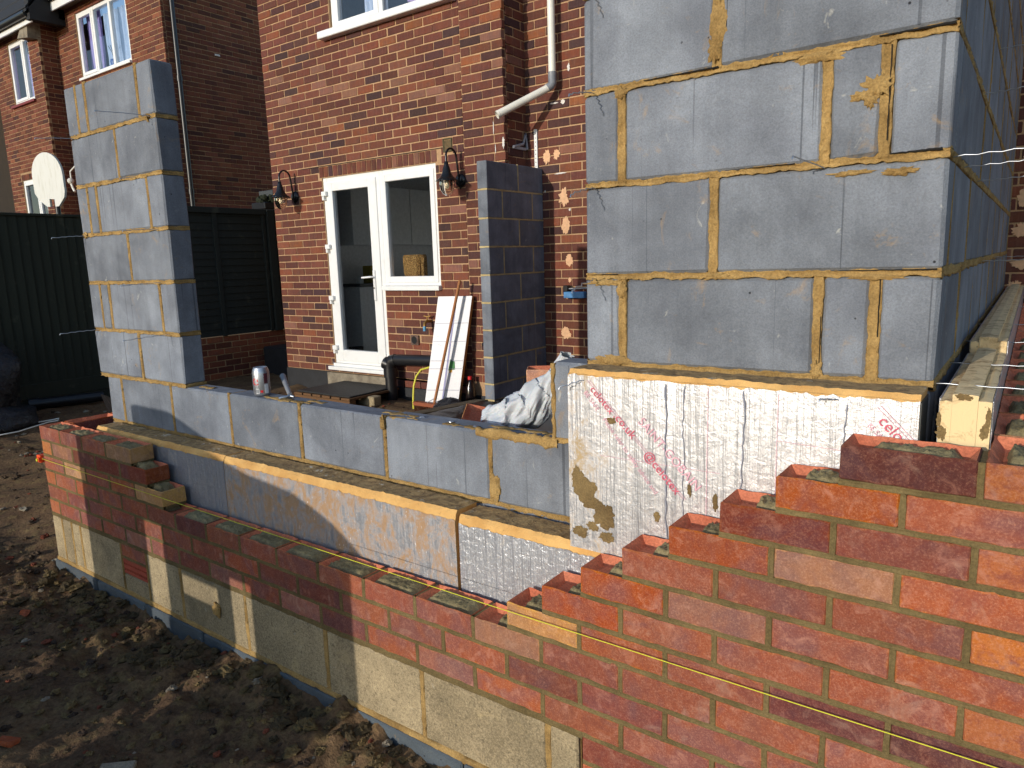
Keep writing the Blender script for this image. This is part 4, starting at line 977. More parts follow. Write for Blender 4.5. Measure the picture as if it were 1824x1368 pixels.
bt = thing('blue_clamp', 'blue steel clamp with black jaw hanging by the set-back wall', 'clamp', (.30, 3.72, .36))
m = MB(); m.cbox(.215, .42, 3.70, 3.75, .375, .43, .004); m.build('body', m_plain('blue_enamel', S(70, 128, 180), .45, 0, .3, 30, .4, .002), bt)
m = MB(); m.cbox(.212, .262, 3.695, 3.755, .43, .485, .006); m.build('jaw', M_BLACKP, bt)
m = MB(); m.tube([(.262, 3.72, .455), (.45, 3.72, .462)], .008, 8); m.build('bar', M_WIRE, bt)
# ------------------------------------------------------------------ neighbour's house
NX, NY, WX, WY, NZ = -7.5, 4.718, -11.02, 4.40, 5.15
nh = thing('neighbour_house', 'neighbouring brick house with white windows and black gutter at upper left', 'house', (-10, 6, -.6))
NW = (-10.25, -8.51, 4.06, 5.14); WW = (-12.345, -11.45, 3.865, 4.965); W2 = (-12.52, -11.55, 1.0, 2.51)
m = MB()
for (a, b, c, d) in pieces(WX, NX, -.7, 5.6, [NW]): m.box(a, b, NY, NY+.12, c, d)
for (a, b, c, d) in pieces(-13.05, WX, -.7, 5.3, [WW, W2]): m.box(a, b, WY, WY+.12, c, d)
m.box(WX-.1, WX, WY+.122, NY, -.7, 5.3); m.box(NX-.12, NX, NY+.122, 12, -.7, 7); m.box(-13.05, -12.95, WY+.122, 8, -.7, 5.3)
nw = m.build('wall', M_NMORT, nh)
L = Laying(PAL_NB)
L.lay('y', NY, WX, NX+.006, 1.0, 5.5, [NW]); L.lay('y', WY, -13.05, WX+.006, 1.0, 5.2, [WW, W2, (-12.56, -11.5, 2.51, 2.62)]); L.lay('x', WX, WY+.05, NY, 1.0, 5.2, (), 1); L.lay('x', NX, NY+.05, 8.6, .8, 6.6, (), 1)
L.done(nw)
x = W2[0]
while x < W2[1]-.06:
    m = MB(); m.cbox(x, x+.064, WY-.007, WY+.03, 2.515, 2.615, .002); o = m.build('soldier_brick', M_BR_O, nw); o.color = pick(PAL_NB); x += .0725
def nwindow(x0, x1, z0, z1, y, lights, name='window', sash=0):
    m = MB(); frame(m, x0, x1, z0, z1, y, y+.07, .065)
    for k in range(1, lights): xx = x0+(x1-x0)*k/lights+(.02 if lights == 2 else 0)*8; m.cbox(xx-.035, xx+.035, y-.006, y+.06, z0+.05, z1-.05, .004)
    frame(m, x0+.05, x0+(x1-x0)/lights-.02+(.16 if lights == 2 else 0), z0+.05, z1-.05, y-.014, y+.05, .05)
    o = m.build(name, M_UPVC, nh)
    for k in range(lights):
        a = x0+(x1-x0)*k/lights; b = x0+(x1-x0)*(k+1)/lights
        if lights == 2: a, b = [(x0, x0+(x1-x0)*.5+.16), (x0+(x1-x0)*.5+.16, x1)][k]
        mm = MB(); mm.pane(a+.03, b-.03, y+.024, y+.028, z0+.04, z1-.04); mm.build('pane', M_GLASS_SKY, o)
    return o
w1 = nwindow(*NW, NY+.02, 3); w2 = nwindow(*WW, WY+.02, 2); w3 = nwindow(*W2, WY+.02, 2)
m = MB(); m.cbox(NW[0]-.02, NW[1]+.02, NY-.05, NY+.03, NW[2]-.03, NW[2]+.01, .004); m.build('sill', M_UPVC, w1)
m = MB(); m.cbox(WW[0]-.08, WW[1]+.05, WY-.05, WY+.03, WW[2]-.045, WW[2], .004); m.build('sill', m_plain('red_sill_paint', S(120, 44, 44), .6), w2)
M_LIL = m_plain('lilac_curtain', S(176, 160, 206), .9, 0, .06, 20, 0); M_BLUEC = m_plain('pale_blue_curtain', S(196, 210, 226), .9, 0, .06, 20, 0)
curtain(w1, NW[0]+.05, -9.68, NW[2]+.05, NW[3], NY+.16, M_LIL, 3, .012); curtain(w1, -9.62, NW[1]-.03, NW[2]+.05, NW[3]-.12, NY+.17, M_BLUEC, 9, .03)
curtain(w2, -11.75, WW[1]-.03, WW[2]+.05, WW[3], WY+.16, M_BLUEC, 4, .02); curtain(w2, WW[0]+.05, -11.8, WW[2]+.05, WW[3]-.2, WY+.2, M_LIL, 3, .015)
m = MB(); m.lathe([(.05, 0), (.07, .09), (.06, .13), (.055, .13), (.05, .02)], (-9.28, NY+.11, NW[2]+.05), 14); pl = m.build('flower_vase', m_plain('blue_vase', S(60, 96, 160), .4), w1)
m = MB()
for k in range(5): a = -.5+.25*k; m.tube([(-9.28, NY+.11, NW[2]+.17), (-9.28+.1*a, NY+.11, NW[2]+.30), (-9.28+.28*a, NY+.10, NW[2]+.42)], .005, 5)
m.build('stems', M_BLACKP, pl)
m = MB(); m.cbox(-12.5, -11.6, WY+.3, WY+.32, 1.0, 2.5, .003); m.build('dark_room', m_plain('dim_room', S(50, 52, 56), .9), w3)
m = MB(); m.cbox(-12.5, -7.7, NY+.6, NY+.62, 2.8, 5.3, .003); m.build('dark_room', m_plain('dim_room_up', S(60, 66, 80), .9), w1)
m = MB(); m.box(-20, -13.1, 5.6, 5.7, -.7, 6); m.build('dark_shade_wall', M_TIMB, nh)  # brick wall in shade, its darkness put in as a dark timber colour
# eaves, gutter, roof, corbel
m = MB(); m.cbox(-16, -10.70, WY-.20, WY-.17, 4.98, 5.12, .004); m.build('fascia', M_UPVC, nh)
m = MB(); m.cbox(-10.68, -7.4, NY-.22, NY-.19, 5.20, 5.36, .004); m.build('fascia', M_UPVC, nh)
m = MB(); m.box(-16, -10.70, WY-.17, WY+.1, 5.06, 5.08); m.build('soffit', M_TIMB, nh)
m = MB(); m.box(-10.68, -7.4, NY-.19, NY+.1, 5.26, 5.28); m.build('soffit', M_TIMB, nh)
m = MB()
for z0 in (0,):
    pts = [(-16, WY-.255, 5.135), (-10.7, WY-.255, 5.115)]; m.tube(pts, .06, 10)
m.build('gutter', M_BLACKP, nh)
m = MB(); m.tube([(-10.70, NY-.28, 5.40), (-7.3, NY-.28, 5.38)], .06, 10); m.build('gutter', M_BLACKP, nh)
g = G('dark_roof_tiles'); p = g.pos(); wv = g.wave(g.map(p, (0, 1, 1)), 3.2, .3, 1); g.inp(Base_Color=g.mix(wv, S(30, 30, 32), S(52, 50, 50)), Roughness=.8); g.bump(wv, .8, .03); M_ROOF = g.m
m = MB(); m.add([(-18, WY-.3, 5.15), (-10.6, WY-.3, 5.15), (-10.6, 7.1, 9.05), (-18, 7.1, 9.05), (-18, WY-.3, 5.11), (-10.6, WY-.3, 5.11), (-10.6, 7.1, 9.0), (-18, 7.1, 9.0)], [(0, 1, 2, 3), (7, 6, 5, 4), (0, 4, 5, 1), (1, 5, 6, 2), (2, 6, 7, 3), (3, 7, 4, 0)]); rf = m.build('roof', M_ROOF, nh)
for k in range(10):
    m = MB(); yy = WY-.3+.30*k; zz = 5.15+.30*k*1.3; m.cbox(-18, -10.6, yy, yy+.32, zz+.002, zz+.028, .003); m.v = [(v[0], v[1], v[2]+(v[1]-yy)*1.22+.012) for v in m.v]; m.build('tile_course', M_ROOF, rf)
m = MB(); m.add([(-11.45, WY-.16, 4.86), (-11.02, WY-.16, 4.80), (-10.98, WY-.16, 5.06), (-11.2, WY-.16, 5.06), (-11.45, WY+.05, 4.86), (-11.02, WY+.05, 4.80), (-10.98, WY+.05, 5.06), (-11.2, WY+.05, 5.06)], [(0, 1, 2, 3), (7, 6, 5, 4), (0, 4, 5, 1), (1, 5, 6, 2), (2, 6, 7, 3), (3, 7, 4, 0)]); m.build('corbel', M_CONC, nh)
m = MB(); m.tube([(NX+.06, NY+.15, 6.5), (NX+.06, NY+.15, 1.2)], .036, 12)
for z in (1.9, 3.6, 5.2): m.tube([(NX+.06, NY+.15, z), (NX+.06, NY+.15, z+.08)], .044, 12)
m.build('downpipe', M_BLACKP, nh)
m = MB(); m.cbox(NX, NX+.02, 5.55, 5.64, 4.12, 4.15, .003); m.build('wall_mark', M_PAINT, nh)
m = MB(); m.add([(-11.3, NY-.34, 5.42), (-7.3, NY-.34, 5.42), (-7.3, 9, 10.2), (-11.3, 9, 10.2), (-11.3, NY-.34, 5.38), (-7.3, NY-.34, 5.38), (-7.3, 9, 10.15), (-11.3, 9, 10.15)], [(0, 1, 2, 3), (7, 6, 5, 4), (0, 4, 5, 1), (1, 5, 6, 2), (2, 6, 7, 3), (3, 7, 4, 0)]); m.build('roof', M_ROOF, nh)
m = MB(); m.box(-10.75, -10.6, WY-.25, NY+.3, 5.0, 5.9); m.box(-11.2, -10.6, NY-.1, NY+.02, 5.1, 6.6); m.build('gable_cheek', M_ROOF, nh)
# security lamp and cable at the return
sl = thing('security_lamp', 'small pale globe lamp on a curved bracket left of the block pier', 'lamp', (-10.4, 4.35, 2.2))
m = MB(); m.blob((-10.43, 4.38, 2.33), .055, .05, 1, 12, 8); m.build('globe', m_plain('frosted_globe', S(214, 210, 200), .4), sl)
m = MB(); m.tube([(-10.45, 4.40, 2.38), (-10.47, 4.41, 2.5), (-10.36, 4.45, 2.58), (-10.28, 4.5, 2.57)], .014, 8); m.tube([(-10.42, 4.38, 2.28), (-10.38, 4.38, 2.2), (-10.32, 4.38, 2.14)], .02, 8); m.build('bracket', M_PVC, sl)

# white rounded panel beyond the fence
bp = thing('white_panel', 'white rounded board with a square notch in its foot, beyond the fence', 'board', (-5.75, 2.12, .2))
import math as _m
cx, cz = -5.75, 1.775; dirx = Vector((.86, .5, 0)); 
def outl():
    pts = []
    for k in range(21):
        a = math.pi-math.pi*k/20; pts.append((.178*math.cos(a), .05+.21*math.sin(a)))
    pts += [(.180, -.10), (.165, -.155), (.09, -.235), (.048, -.238), (.048, -.17), (-.012, -.165), (-.012, -.238), (-.05, -.235), (-.135, -.17), (-.175, -.11)]
    return pts
o_ = outl(); vs = []
for dy in (0, .035):
    for (u, v) in o_: q = Vector((cx, 2.12, cz))+dirx*u*1.06+Vector((-dirx.y, dirx.x, 0))*dy; vs.append((q.x, q.y, cz+v*1.22))
n = len(o_); m = MB(); m.add(vs, [tuple(range(n))[::-1], tuple(range(n, 2*n))]+[(k, (k+1) % n, n+(k+1) % n, n+k) for k in range(n)])
g = G('weathered_white_plastic'); p = g.pos(); st2 = g.noise(g.map(p, (40, 40, 4)), 1, 4, .7); g.inp(Base_Color=g.mix(g.ramp(st2, [(.5, 0.), (.75, .55)]), S(206, 206, 198), S(156, 152, 122)), Roughness=.5)
m.build('board', g.m, bp)
m = MB(); q = Vector((cx, 2.12, 0))+dirx*.018; m.tube([(q.x-.02, q.y+.06, -.65), (q.x-.02, q.y+.06, 1.6)], .03, 8); m.build('post', M_BLACKP, bp)

# ------------------------------------------------------------------ fences along the left boundary
def m_fence(name, c):
    g = G(name); p = g.pos(); n = g.noise(g.map(p, (30, 30, 2.5)), 1, 5, .65); n2 = g.noise(p, 6, 4)
    c_ = g.mix(n, c, g.hsv(c, .5, .9, 1.9)); c_ = g.mix(g.ramp(n2, [(.62, 0.), (.8, .3)]), c_, S(110, 108, 90)); g.inp(Base_Color=c_, Roughness=.85); g.bump(n, .5, .004); return g.m
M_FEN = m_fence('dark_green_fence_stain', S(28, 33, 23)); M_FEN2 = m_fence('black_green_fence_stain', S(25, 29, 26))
FX = -4.6
fe = thing('board_fence', 'dark green upright-board fence at far left with gravel boards', 'fence', (FX, .2, -.65))
y = -3.6; k = 0
while y < 2.55:
    m = MB(); m.add([(FX+.004, y, -.38), (FX+.022, y+.098, -.38), (FX+.004, y+.098, -.38), (FX-.006, y, -.38), (FX+.004, y, 1.295), (FX+.022, y+.098, 1.295), (FX+.004, y+.098, 1.295), (FX-.006, y, 1.295)], [(0, 3, 2, 1), (4, 5, 6, 7), (0, 1, 5, 4), (1, 2, 6, 5), (2, 3, 7, 6), (3, 0, 4, 7)])
    m.build('board', M_FEN, fe); y += .086
for z0, z1, dx in ((-.53, -.375, .03), (-.69, -.535, .026)): m = MB(); m.cbox(FX-.02, FX+dx, -3.6, 2.6, z0, z1, .004); m.build('gravel_board', M_FEN, fe)
m = MB(); m.cbox(FX-.03, FX+.035, -3.6, 2.6, 1.29, 1.318, .004); m.build('cap_rail', M_FEN, fe)
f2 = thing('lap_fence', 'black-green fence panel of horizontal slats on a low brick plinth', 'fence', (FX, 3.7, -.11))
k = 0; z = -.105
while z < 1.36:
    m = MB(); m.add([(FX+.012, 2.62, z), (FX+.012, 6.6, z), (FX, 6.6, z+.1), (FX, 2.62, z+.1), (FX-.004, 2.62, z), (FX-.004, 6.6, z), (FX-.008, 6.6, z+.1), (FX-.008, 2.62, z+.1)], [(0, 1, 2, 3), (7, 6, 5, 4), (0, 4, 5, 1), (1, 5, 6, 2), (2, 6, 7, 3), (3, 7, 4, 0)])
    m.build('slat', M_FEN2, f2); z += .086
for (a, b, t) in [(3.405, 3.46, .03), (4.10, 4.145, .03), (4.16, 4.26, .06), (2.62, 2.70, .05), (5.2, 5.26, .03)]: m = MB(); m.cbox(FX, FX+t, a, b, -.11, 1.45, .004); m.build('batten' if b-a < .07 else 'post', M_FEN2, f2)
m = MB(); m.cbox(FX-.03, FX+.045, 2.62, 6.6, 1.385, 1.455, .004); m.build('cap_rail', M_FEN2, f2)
pw = thing('plinth_wall', 'low dark red brick plinth wall beneath the slatted fence', 'wall', (FX, 4, -.75))
m = MB(); m.box(FX-.1, FX+.004, 2.62, 6.6, -.8, -.112); pm = m.build('wall', M_NMORT, pw)
L = Laying([(S(118, 66, 50), 3), (S(96, 54, 44), 2), (S(132, 76, 56), 1)]); L.lay('x', FX+.004, 2.62, 6.6, -.712, -.112); L.done(pm)
m = MB(); m.cbox(FX+.05, FX+.62, 3.92, 4.6, -.7, -.30, .02); tag(m.build('tarred_step', M_TAR), 'black tarred step block in the passage beside the house corner', 'step')
# wall basket with moss by the fence head
wb = thing('hanging_trough', 'dark trough with moss hanging beyond the slatted fence by the lantern', 'planter', (-4.78, 4.32, 1.5))
m = MB(); m.cbox(-4.95, -4.66, 4.22, 4.42, 1.47, 1.56, .01); m.build('trough', M_BLACKP, wb)
m = MB()
for k in range(14): m.blob((rnd.uniform(-4.93, -4.68), rnd.uniform(4.24, 4.40), rnd.uniform(1.56, 1.62)), rnd.uniform(.03, .06), .5, k, 8, 6)
m.build('moss', m_plain('moss', S(36, 42, 22), .95, 0, .4, 60, .9, .01), wb)
m = MB(); m.cbox(-4.96, -4.66, 4.36, 4.41, 1.62, 1.72, .004); m.build('back_board', m_plain('grey_board', S(60, 64, 66), .8), wb)

# ------------------------------------------------------------------ rubbish bags and pipe by the fence
g = G('black_polythene'); p = g.pos(); g.inp(Base_Color=(.010, .010, .013, 1), Roughness=.32); g.bump(g.noise(p, 16, 5, .65, 1.2), .9, .03); M_BAG = g.m
def bag(c, r, sd, label):
    m = MB(); vs = []; n, mm_ = 40, 26
    for j in range(mm_+1):
        th = math.pi*j/mm_
        for i in range(n):
            a = 2*math.pi*i/n; d = Vector((math.sin(th)*math.cos(a), math.sin(th)*math.sin(a), math.cos(th)))
            k = 1+.22*mnoise.noise(d*1.6+Vector((sd, 0, 0)))+.10*abs(mnoise.noise(d*5+Vector((0, sd, 0))))-.05*abs(mnoise.noise(d*12+Vector((0, sd, 3))))
            vs.append((c[0]+d.x*r[0]*k, c[1]+d.y*r[1]*k, max(c[2]+d.z*r[2]*k, gheight(c[0], c[1])-.02)))
    m.add(vs, [(j*n+i, (j+1)*n+i, (j+1)*n+(i+1) % n, j*n+(i+1) % n) for j in range(mm_) for i in range(n)], True); tag(m.build('rubbish_bag', M_BAG), label, 'rubbish bag', 'black rubbish bags by the fence')
bag((-4.12, .62, -.27), (.33, .36, .48), 1.0, 'tall bulging black rubbish bag against the green fence')
bag((-3.95, .60, -.58), (.36, .42, .16), 2.3, 'flattened black rubbish bag slumped at the foot of the tall one')
m = MB(); m.tube([(-4.50, 1.18, -.565), (-4.34, 1.80, -.57)], .055, 16); m.tube([(-4.505, 1.16, -.565), (-4.48, 1.25, -.566)], .066, 16); tag(m.build('drain_pipe', M_BLACKP), 'short black drainage pipe lying by the foot of the green fence', 'pipe')
m = MB(); m.tube([(-3.75, .95, -.615), (-3.72, 1.05, -.61), (-3.68, 1.1, -.60), (-3.63, 1.07, -.61), (-3.66, 1.0, -.615), (-3.5, .7, -.62), (-3.55, .55, -.63)], .006, 6); tag(m.build('rope_length', M_PVC), 'pale loop of rope on the soil beside the rubbish bags', 'rope')

# ------------------------------------------------------------------ things on the low wall
g = G('brushed_tin'); p = g.pos(); g.inp(Base_Color=S(188, 190, 196), Metallic=.85, Roughness=g.ramp(g.noise(p, 300, 2), [(.3, .25), (.7, .5)])); M_TIN = g.m
can = thing('drinks_can', 'silver drinks can with red lettering standing on the low wall', 'can', (1.067, .045, .2155))
CX, CY, CZ, CRD = 1.067, .045, .2155, .0328
m = MB(); m.lathe([(.0, .004), (.024, .003), (.0265, 0), (.030, .006), (CRD, .013), (CRD, .094), (.030, .106), (.0272, .111), (.0268, .115), (.0255, .1155), (.0245, .112), (.0, .1115)], (CX, CY, CZ), 36); m.build('body', M_TIN, can)
m = MB(); m.lathe([(.0, .0005), (.010, .0006), (.012, 0), (.0, -.0005)], (CX-.004, CY-.006, CZ+.1135), 14); m.build('ring_pull', M_TIN, can)
M_RED = m_plain('red_print', S(206, 36, 40), .5, 0, .03, 30, 0); M_MAR = m_plain('maroon_print', S(92, 40, 50), .5, 0, .03, 30, 0); M_WHT = m_plain('white_print', S(226, 226, 228), .5, 0, .03, 30, 0); M_BLK = m_plain('black_print', S(26, 26, 30), .5, 0, .03, 30, 0)
def text_pts(s, size):
    c = bpy.data.curves.new('t', 'FONT'); c.body = s; c.size = size; c.resolution_u = 3; o = bpy.data.objects.new('t', c); COL.objects.link(o)
    dg = bpy.context.evaluated_depsgraph_get(); me = bpy.data.meshes.new_from_object(o.evaluated_get(dg)); bpy.data.objects.remove(o); bpy.data.curves.remove(c)
    vs = [v.co.copy() for v in me.vertices]; fs = [tuple(p_.vertices) for p_ in me.polygons]; bpy.data.meshes.remove(me); return vs, fs
ac = math.atan2(CAM.y-CY, CAM.x-CX)
def on_can(vs, fs, a0, z0, mat, name, r=CRD+.0004, sx=1.0):
    m = MB(); m.add([(CX+r*math.cos(a0+v.x*sx/CRD), CY+r*math.sin(a0+v.x*sx/CRD), CZ+z0+v.y) for v in vs], fs); m.build(name, mat, can)
def rect(w, h, n=8): 
    vs = []; fs = []
    for i in range(n+1): vs += [Vector((w*i/n, 0, 0)), Vector((w*i/n, h, 0))]
    for i in range(n): fs.append((2*i, 2*i+2, 2*i+3, 2*i+1))
    return vs, fs
v_, f_ = text_pts('e', .062); on_can([v-Vector((.026, 0, 0)) for v in v_], f_, ac-.42, .046, M_RED, 'red_letter', sx=1.0)
on_can(*rect(.016, .040), ac+.30, .052, M_MAR, 'maroon_panel'); on_can(*rect(.017, .036), ac+.30, .012, M_WHT, 'small_print_panel')
on_can(*rect(.014, .020), ac-.75, .012, M_WHT, 'barcode_panel')
for k in range(7): v_, f_ = rect(.0009, .016, 1); on_can([v+Vector((.0018*k, 0, 0)) for v in v_], f_, ac-.73, .014, M_BLK, 'barcode_bar', CRD+.0007)
v_, f_ = rect(.010, .010, 4); on_can(v_, f_, ac-.18, .016, M_RED, 'red_emblem')
jb = thing('steel_pointing_bar', 'grey steel pointing bar with a bent foot resting on the low wall', 'tool', (1.2, .07, .216))
m = MB(); m.tube([(1.218, .064, .2275), (1.14, .107, .252), (1.062, .150, .278)], [.009, .010, .0125], 10); m.build('shaft', M_PVCG, jb)
m = MB(); m.tube([(1.222, .062, .226), (1.224, .045, .2235), (1.212, .030, .222), (1.205, .022, .2195)], .0058, 8); m.tube([(1.238, .066, .2215), (1.222, .058, .226), (1.214, .052, .2215)], .005, 8); m.build('bent_foot', M_WIRE, jb)

# ------------------------------------------------------------------ print on the tall insulation board
M_INK = m_plain('red_ink', S(208, 92, 112), .6, 0, .25, 60, 0); M_INKP = m_plain('pale_red_ink', S(222, 170, 182), .6, 0, .2, 60, 0)
def print_(s, p0, p1, size, mat, hollow=False):
    """text running along p0->p1 (x,z on the foil)"""
    vs, fs = text_pts(s, size); L0 = max(v.x for v in vs); d = Vector((p1[0]-p0[0], 0, p1[1]-p0[1])); L1 = d.length; d.normalize(); up = Vector((-d.z, 0, d.x)); k = L1/L0
    m = MB(); m.add([Vector((p0[0], BF-.0022, p0[1]))+d*v.x*k+up*v.y*k for v in vs], fs); m.build('printed_lettering', mat, big)
print_('celotex', (2.672, .402), (2.728, .345), .03, M_INK); print_('.co.uk', (2.735, .342), (2.786, .290), .03, M_INK)
print_('BE SAFE  -  Please refer to safety advice and', (2.655, .393), (2.845, .165), .012, M_INKP)
print_('@celotex', (2.815, .258), (2.897, .172), .032, M_INK)
print_('SAINT-GOBAIN', (2.80, .335), (2.945, .19), .03, M_INKP)
print_('celotex', (3.306, .392), (3.372, .325), .03, M_INK); print_('BE SAFE  -  Please', (3.288, .382), (3.36, .31), .012, M_INKP)
def pline(a, b, w=.0011, mat=None):
    d = Vector((b[0]-a[0], 0, b[1]-a[1])).normalized(); u = Vector((-d.z, 0, d.x))*w/2; A, B = Vector((a[0], BF-.0021, a[1])), Vector((b[0], BF-.0021, b[1]))
    m = MB(); m.add([A-u, B-u, B+u, A+u], [(0, 1, 2, 3)]); m.build('printed_line', mat or M_INKP, big)
pline((2.665, .425), (2.915, .165)); pline((2.672, .425), (2.922, .165)); pline((3.305, .42), (3.372, .352)); pline((3.31, .424), (3.373, .360))
pline((2.97, .43), (2.97, .05), .0012); pline((2.70, .24), (3.0, .24), .0008); pline((3.12, .43), (3.12, .05), .0010); pline((3.12, .33), (3.28, .325), .0008)
# hand-drawn and torn vertical marks in the foil
M_TEAR = m_plain('torn_foil_edge', S(158, 160, 172), .5, .3)
for (x, z0, z1, w_) in [(2.872, .43, .02, .004), (3.045, .43, .03, .0035), (3.25, .42, .30, .003), (2.915, .43, .0, .0025)]:
    m = MB(); pts = []
    n = 30
    for i in range(n+1): z = z0+(z1-z0)*i/n; pts.append((x+.009*mnoise.noise(Vector((z*11, x*9, 0)))+.004*mnoise.noise(Vector((z*60, x*9, 2))), BF-.0012, z))
    m.tube(pts, [w_*.5*(.5+abs(mnoise.noise(Vector((i*.7, x, 5))))) for i in range(n+1)], 5); m.build('foil_crease', M_TEAR, big)
tie(big, (2.655, BF, .425), (-.7, -.6, -.25), .05, .003, 5); tie(big, (3.235, BF, .428), (-.6, -.7, .12), .03, .002, 4)
# ------------------------------------------------------------------ inside the footings: yard clutter in front of the house
def brown_timber(name, c1, c2):
    g = G(name); p = g.pos(); n = g.noise(g.map(p, (4, 40, 40)), 1, 5, .6); g.inp(Base_Color=g.mix(n, c1, c2), Roughness=.85); g.bump(n, .5, .003); return g.m
M_WOOD = brown_timber('wet_brown_timber', S(120, 84, 48), S(78, 54, 32)); M_BROOM = brown_timber('broom_handle_wood', S(176, 118, 72), S(140, 90, 54))
# pallet with a rubber mat
pa_ = thing('timber_pallet', 'small brown timber pallet on the soil before the glass door', 'pallet', (-2.0, 3.1, -.63))
for (y) in (2.80, 3.08, 3.36):
    m = MB(); m.cbox(-2.40, -1.58, y-.04, y+.04, -.615, -.545, .004); m.build('bearer', M_WOOD, pa_)
for k in range(6):
    x = -2.40+.14*k; m = MB(); m.cbox(x, x+.12, 2.76, 3.42, -.544, -.522, .003); m.build('deck_board', M_WOOD, pa_)
g = G('ribbed_rubber'); p = g.pos(); wv = g.wave(g.map(p, (1, 1, 0), (0, 0, 0), (0, 0, .78)), 24, 0, 0); wv2 = g.wave(g.map(p, (1, 1, 0), (0, 0, 0), (0, 0, -.78)), 24, 0, 0)
g.inp(Base_Color=g.mix(g.math('MULTIPLY', wv, wv2), (.012, .012, .012, 1), (.06, .058, .05, 1)), Roughness=.6); g.bump(g.math('MAXIMUM', wv, wv2), .7, .006)
m = MB(); m.cbox(-2.38, -1.60, 2.78, 3.40, -.5205, -.505, .006); tag(m.build('rubber_mat', g.m), 'black ribbed rubber mat lying on the small pallet', 'mat')
for i, (x, y_, lab) in enumerate([(-1.60, 2.98, 'single dusty brick standing by the pallet corner in front of the drain')]):
    m = MB(); m.cbox(x-.11, x+.11, y_, y_+.10, -.635, -.535, .005, None, .003); tag(m.build('loose_brick', M_TAN), lab, 'brick')
# soil pipe
sp = thing('soil_pipe', 'black plastic soil pipe with bend below the window', 'pipe', (-1.62, 3.33, -.63))
m = MB(); m.tube([(-1.60, 3.33, -.66), (-1.60, 3.33, -.32)], .057, 18); m.tube([(-1.60, 3.33, -.40), (-1.60, 3.33, -.31)], .068, 18); m.build('stack', M_BLACKP, sp)
m = MB(); m.tube([(-1.60, 3.33, -.33), (-1.60, 3.33, -.27), (-1.575, 3.335, -.235), (-1.53, 3.345, -.225)], .061, 18); m.tube([(-1.66, 3.32, -.255), (-1.605, 3.33, -.275)], .064, 18); m.build('bend', M_BLACKP, sp)
m = MB(); m.tube([(-1.55, 3.345, -.225), (-.80, 3.37, -.20)], .055, 18); m.build('branch', M_BLACKP, sp)
# outdoor tap
tp_ = thing('garden_tap', 'small brass garden tap with blue hose tail on the house wall', 'tap', (-1.13, 3.40, .1))
Mb = m_plain('aged_brass', S(150, 116, 64), .45, .7); m = MB(); m.tube([(-1.13, Y1-.005, .16), (-1.13, Y1-.07, .165), (-1.13, Y1-.10, .15), (-1.13, Y1-.105, .115)], .014, 10); m.build('spout', Mb, tp_)
m = MB(); m.tube([(-1.13, Y1-.06, .17), (-1.13, Y1-.06, .205)], .008, 8); m.tube([(-1.165, Y1-.07, .215), (-1.13, Y1-.06, .208), (-1.095, Y1-.05, .215)], .007, 8); m.build('lever', Mb, tp_)
m = MB(); m.tube([(-1.13, Y1-.105, .12), (-1.13, Y1-.105, .075)], .015, 10); m.build('hose_tail', m_plain('blue_plastic', S(80, 150, 190), .5), tp_)
# foil board leaning on the wall, a broom against it
fb = thing('leaning_board', 'white foil insulation board leaning against the house wall', 'insulation', (-.92, 3.28, -.63))
B0 = Vector((-.99, 3.18, -.635)); ux = Vector((.30, .12, 0)); up_ = Vector((.10, .16, 1.035)); nn = ux.cross(up_).normalized()
def plate(mb, O, a, b, t): q = [O, O+a, O+a+b, O+b]; q2 = [v-nn*t for v in q]; mb.add(q+q2, [(0, 1, 2, 3), (7, 6, 5, 4), (0, 4, 5, 1), (1, 5, 6, 2), (2, 6, 7, 3), (3, 7, 4, 0)])
if nn.y > 0: nn = -nn
m = MB(); plate(m, B0+nn*.07, ux, up_, .07); m.build('foam_core', M_FOAM, fb)
g = G('white_foil'); p = g.pos(); n = g.noise(g.map(p, (9, 9, 60)), 1, 4, .7); n2 = g.noise(p, 200, 2); c = g.mix(g.ramp(n, [(.66, 0.), (.70, .7)]), S(200, 200, 204), S(90, 90, 96)); c = g.mix(g.ramp(n2, [(.66, 0.), (.72, .6)]), c, S(80, 80, 84)); g.inp(Base_Color=c, Roughness=.5, Metallic=.25); g.bump(n, .3, .004)
m = MB(); plate(m, B0+nn*.0725, ux, up_, .002); m.build('foil_facing', g.m, fb)
def onb(u, v, h=.0745): return B0+ux*u+up_*v+nn*h
m = MB(); m.add([onb(.50, 0), onb(.55, 0), onb(.57, 1), onb(.52, 1)], [(0, 1, 2, 3)]); m.build('tape_line', m_plain('lilac_tape', S(150, 150, 190), .6), fb)
m = MB(); m.add([onb(.58, .35), onb(.78, .36), onb(.74, .43), onb(.60, .45)], [(0, 1, 2, 3)]); m.build('green_sticker', m_plain('green_print', S(50, 120, 56), .6), fb)
m = MB(); m.add([onb(.62, .33), onb(.70, .335), onb(.70, .36), onb(.62, .355)], [(0, 1, 2, 3)]); m.build('orange_sticker', m_plain('orange_print', S(220, 160, 40), .6), fb)
for v in (.17, .36, .43, .60, .76): m = MB(); m.add([onb(.02, v), onb(.98, v+.004), onb(.98, v+.012), onb(.02, v+.009)], [(0, 1, 2, 3)]); m.build('fold_line', M_TEAR, fb)
br = thing('yard_broom', 'wooden yard broom leaning upright against the foil board', 'broom', (-.88, 3.07, -.64))
m = MB(); m.tube([(-.805, 3.075, -.575), (-.712, 3.19, -.01), (-.62, 3.30, .553)], .0135, 12); m.build('handle', M_BROOM, br)
m = MB(); m.cbox(-1.03, -.745, 3.035, 3.095, -.58, -.545, .004); m.build('head', m_plain('red_brown_paint', S(140, 74, 44), .7), br)
m = MB(); rb = random.Random(5)
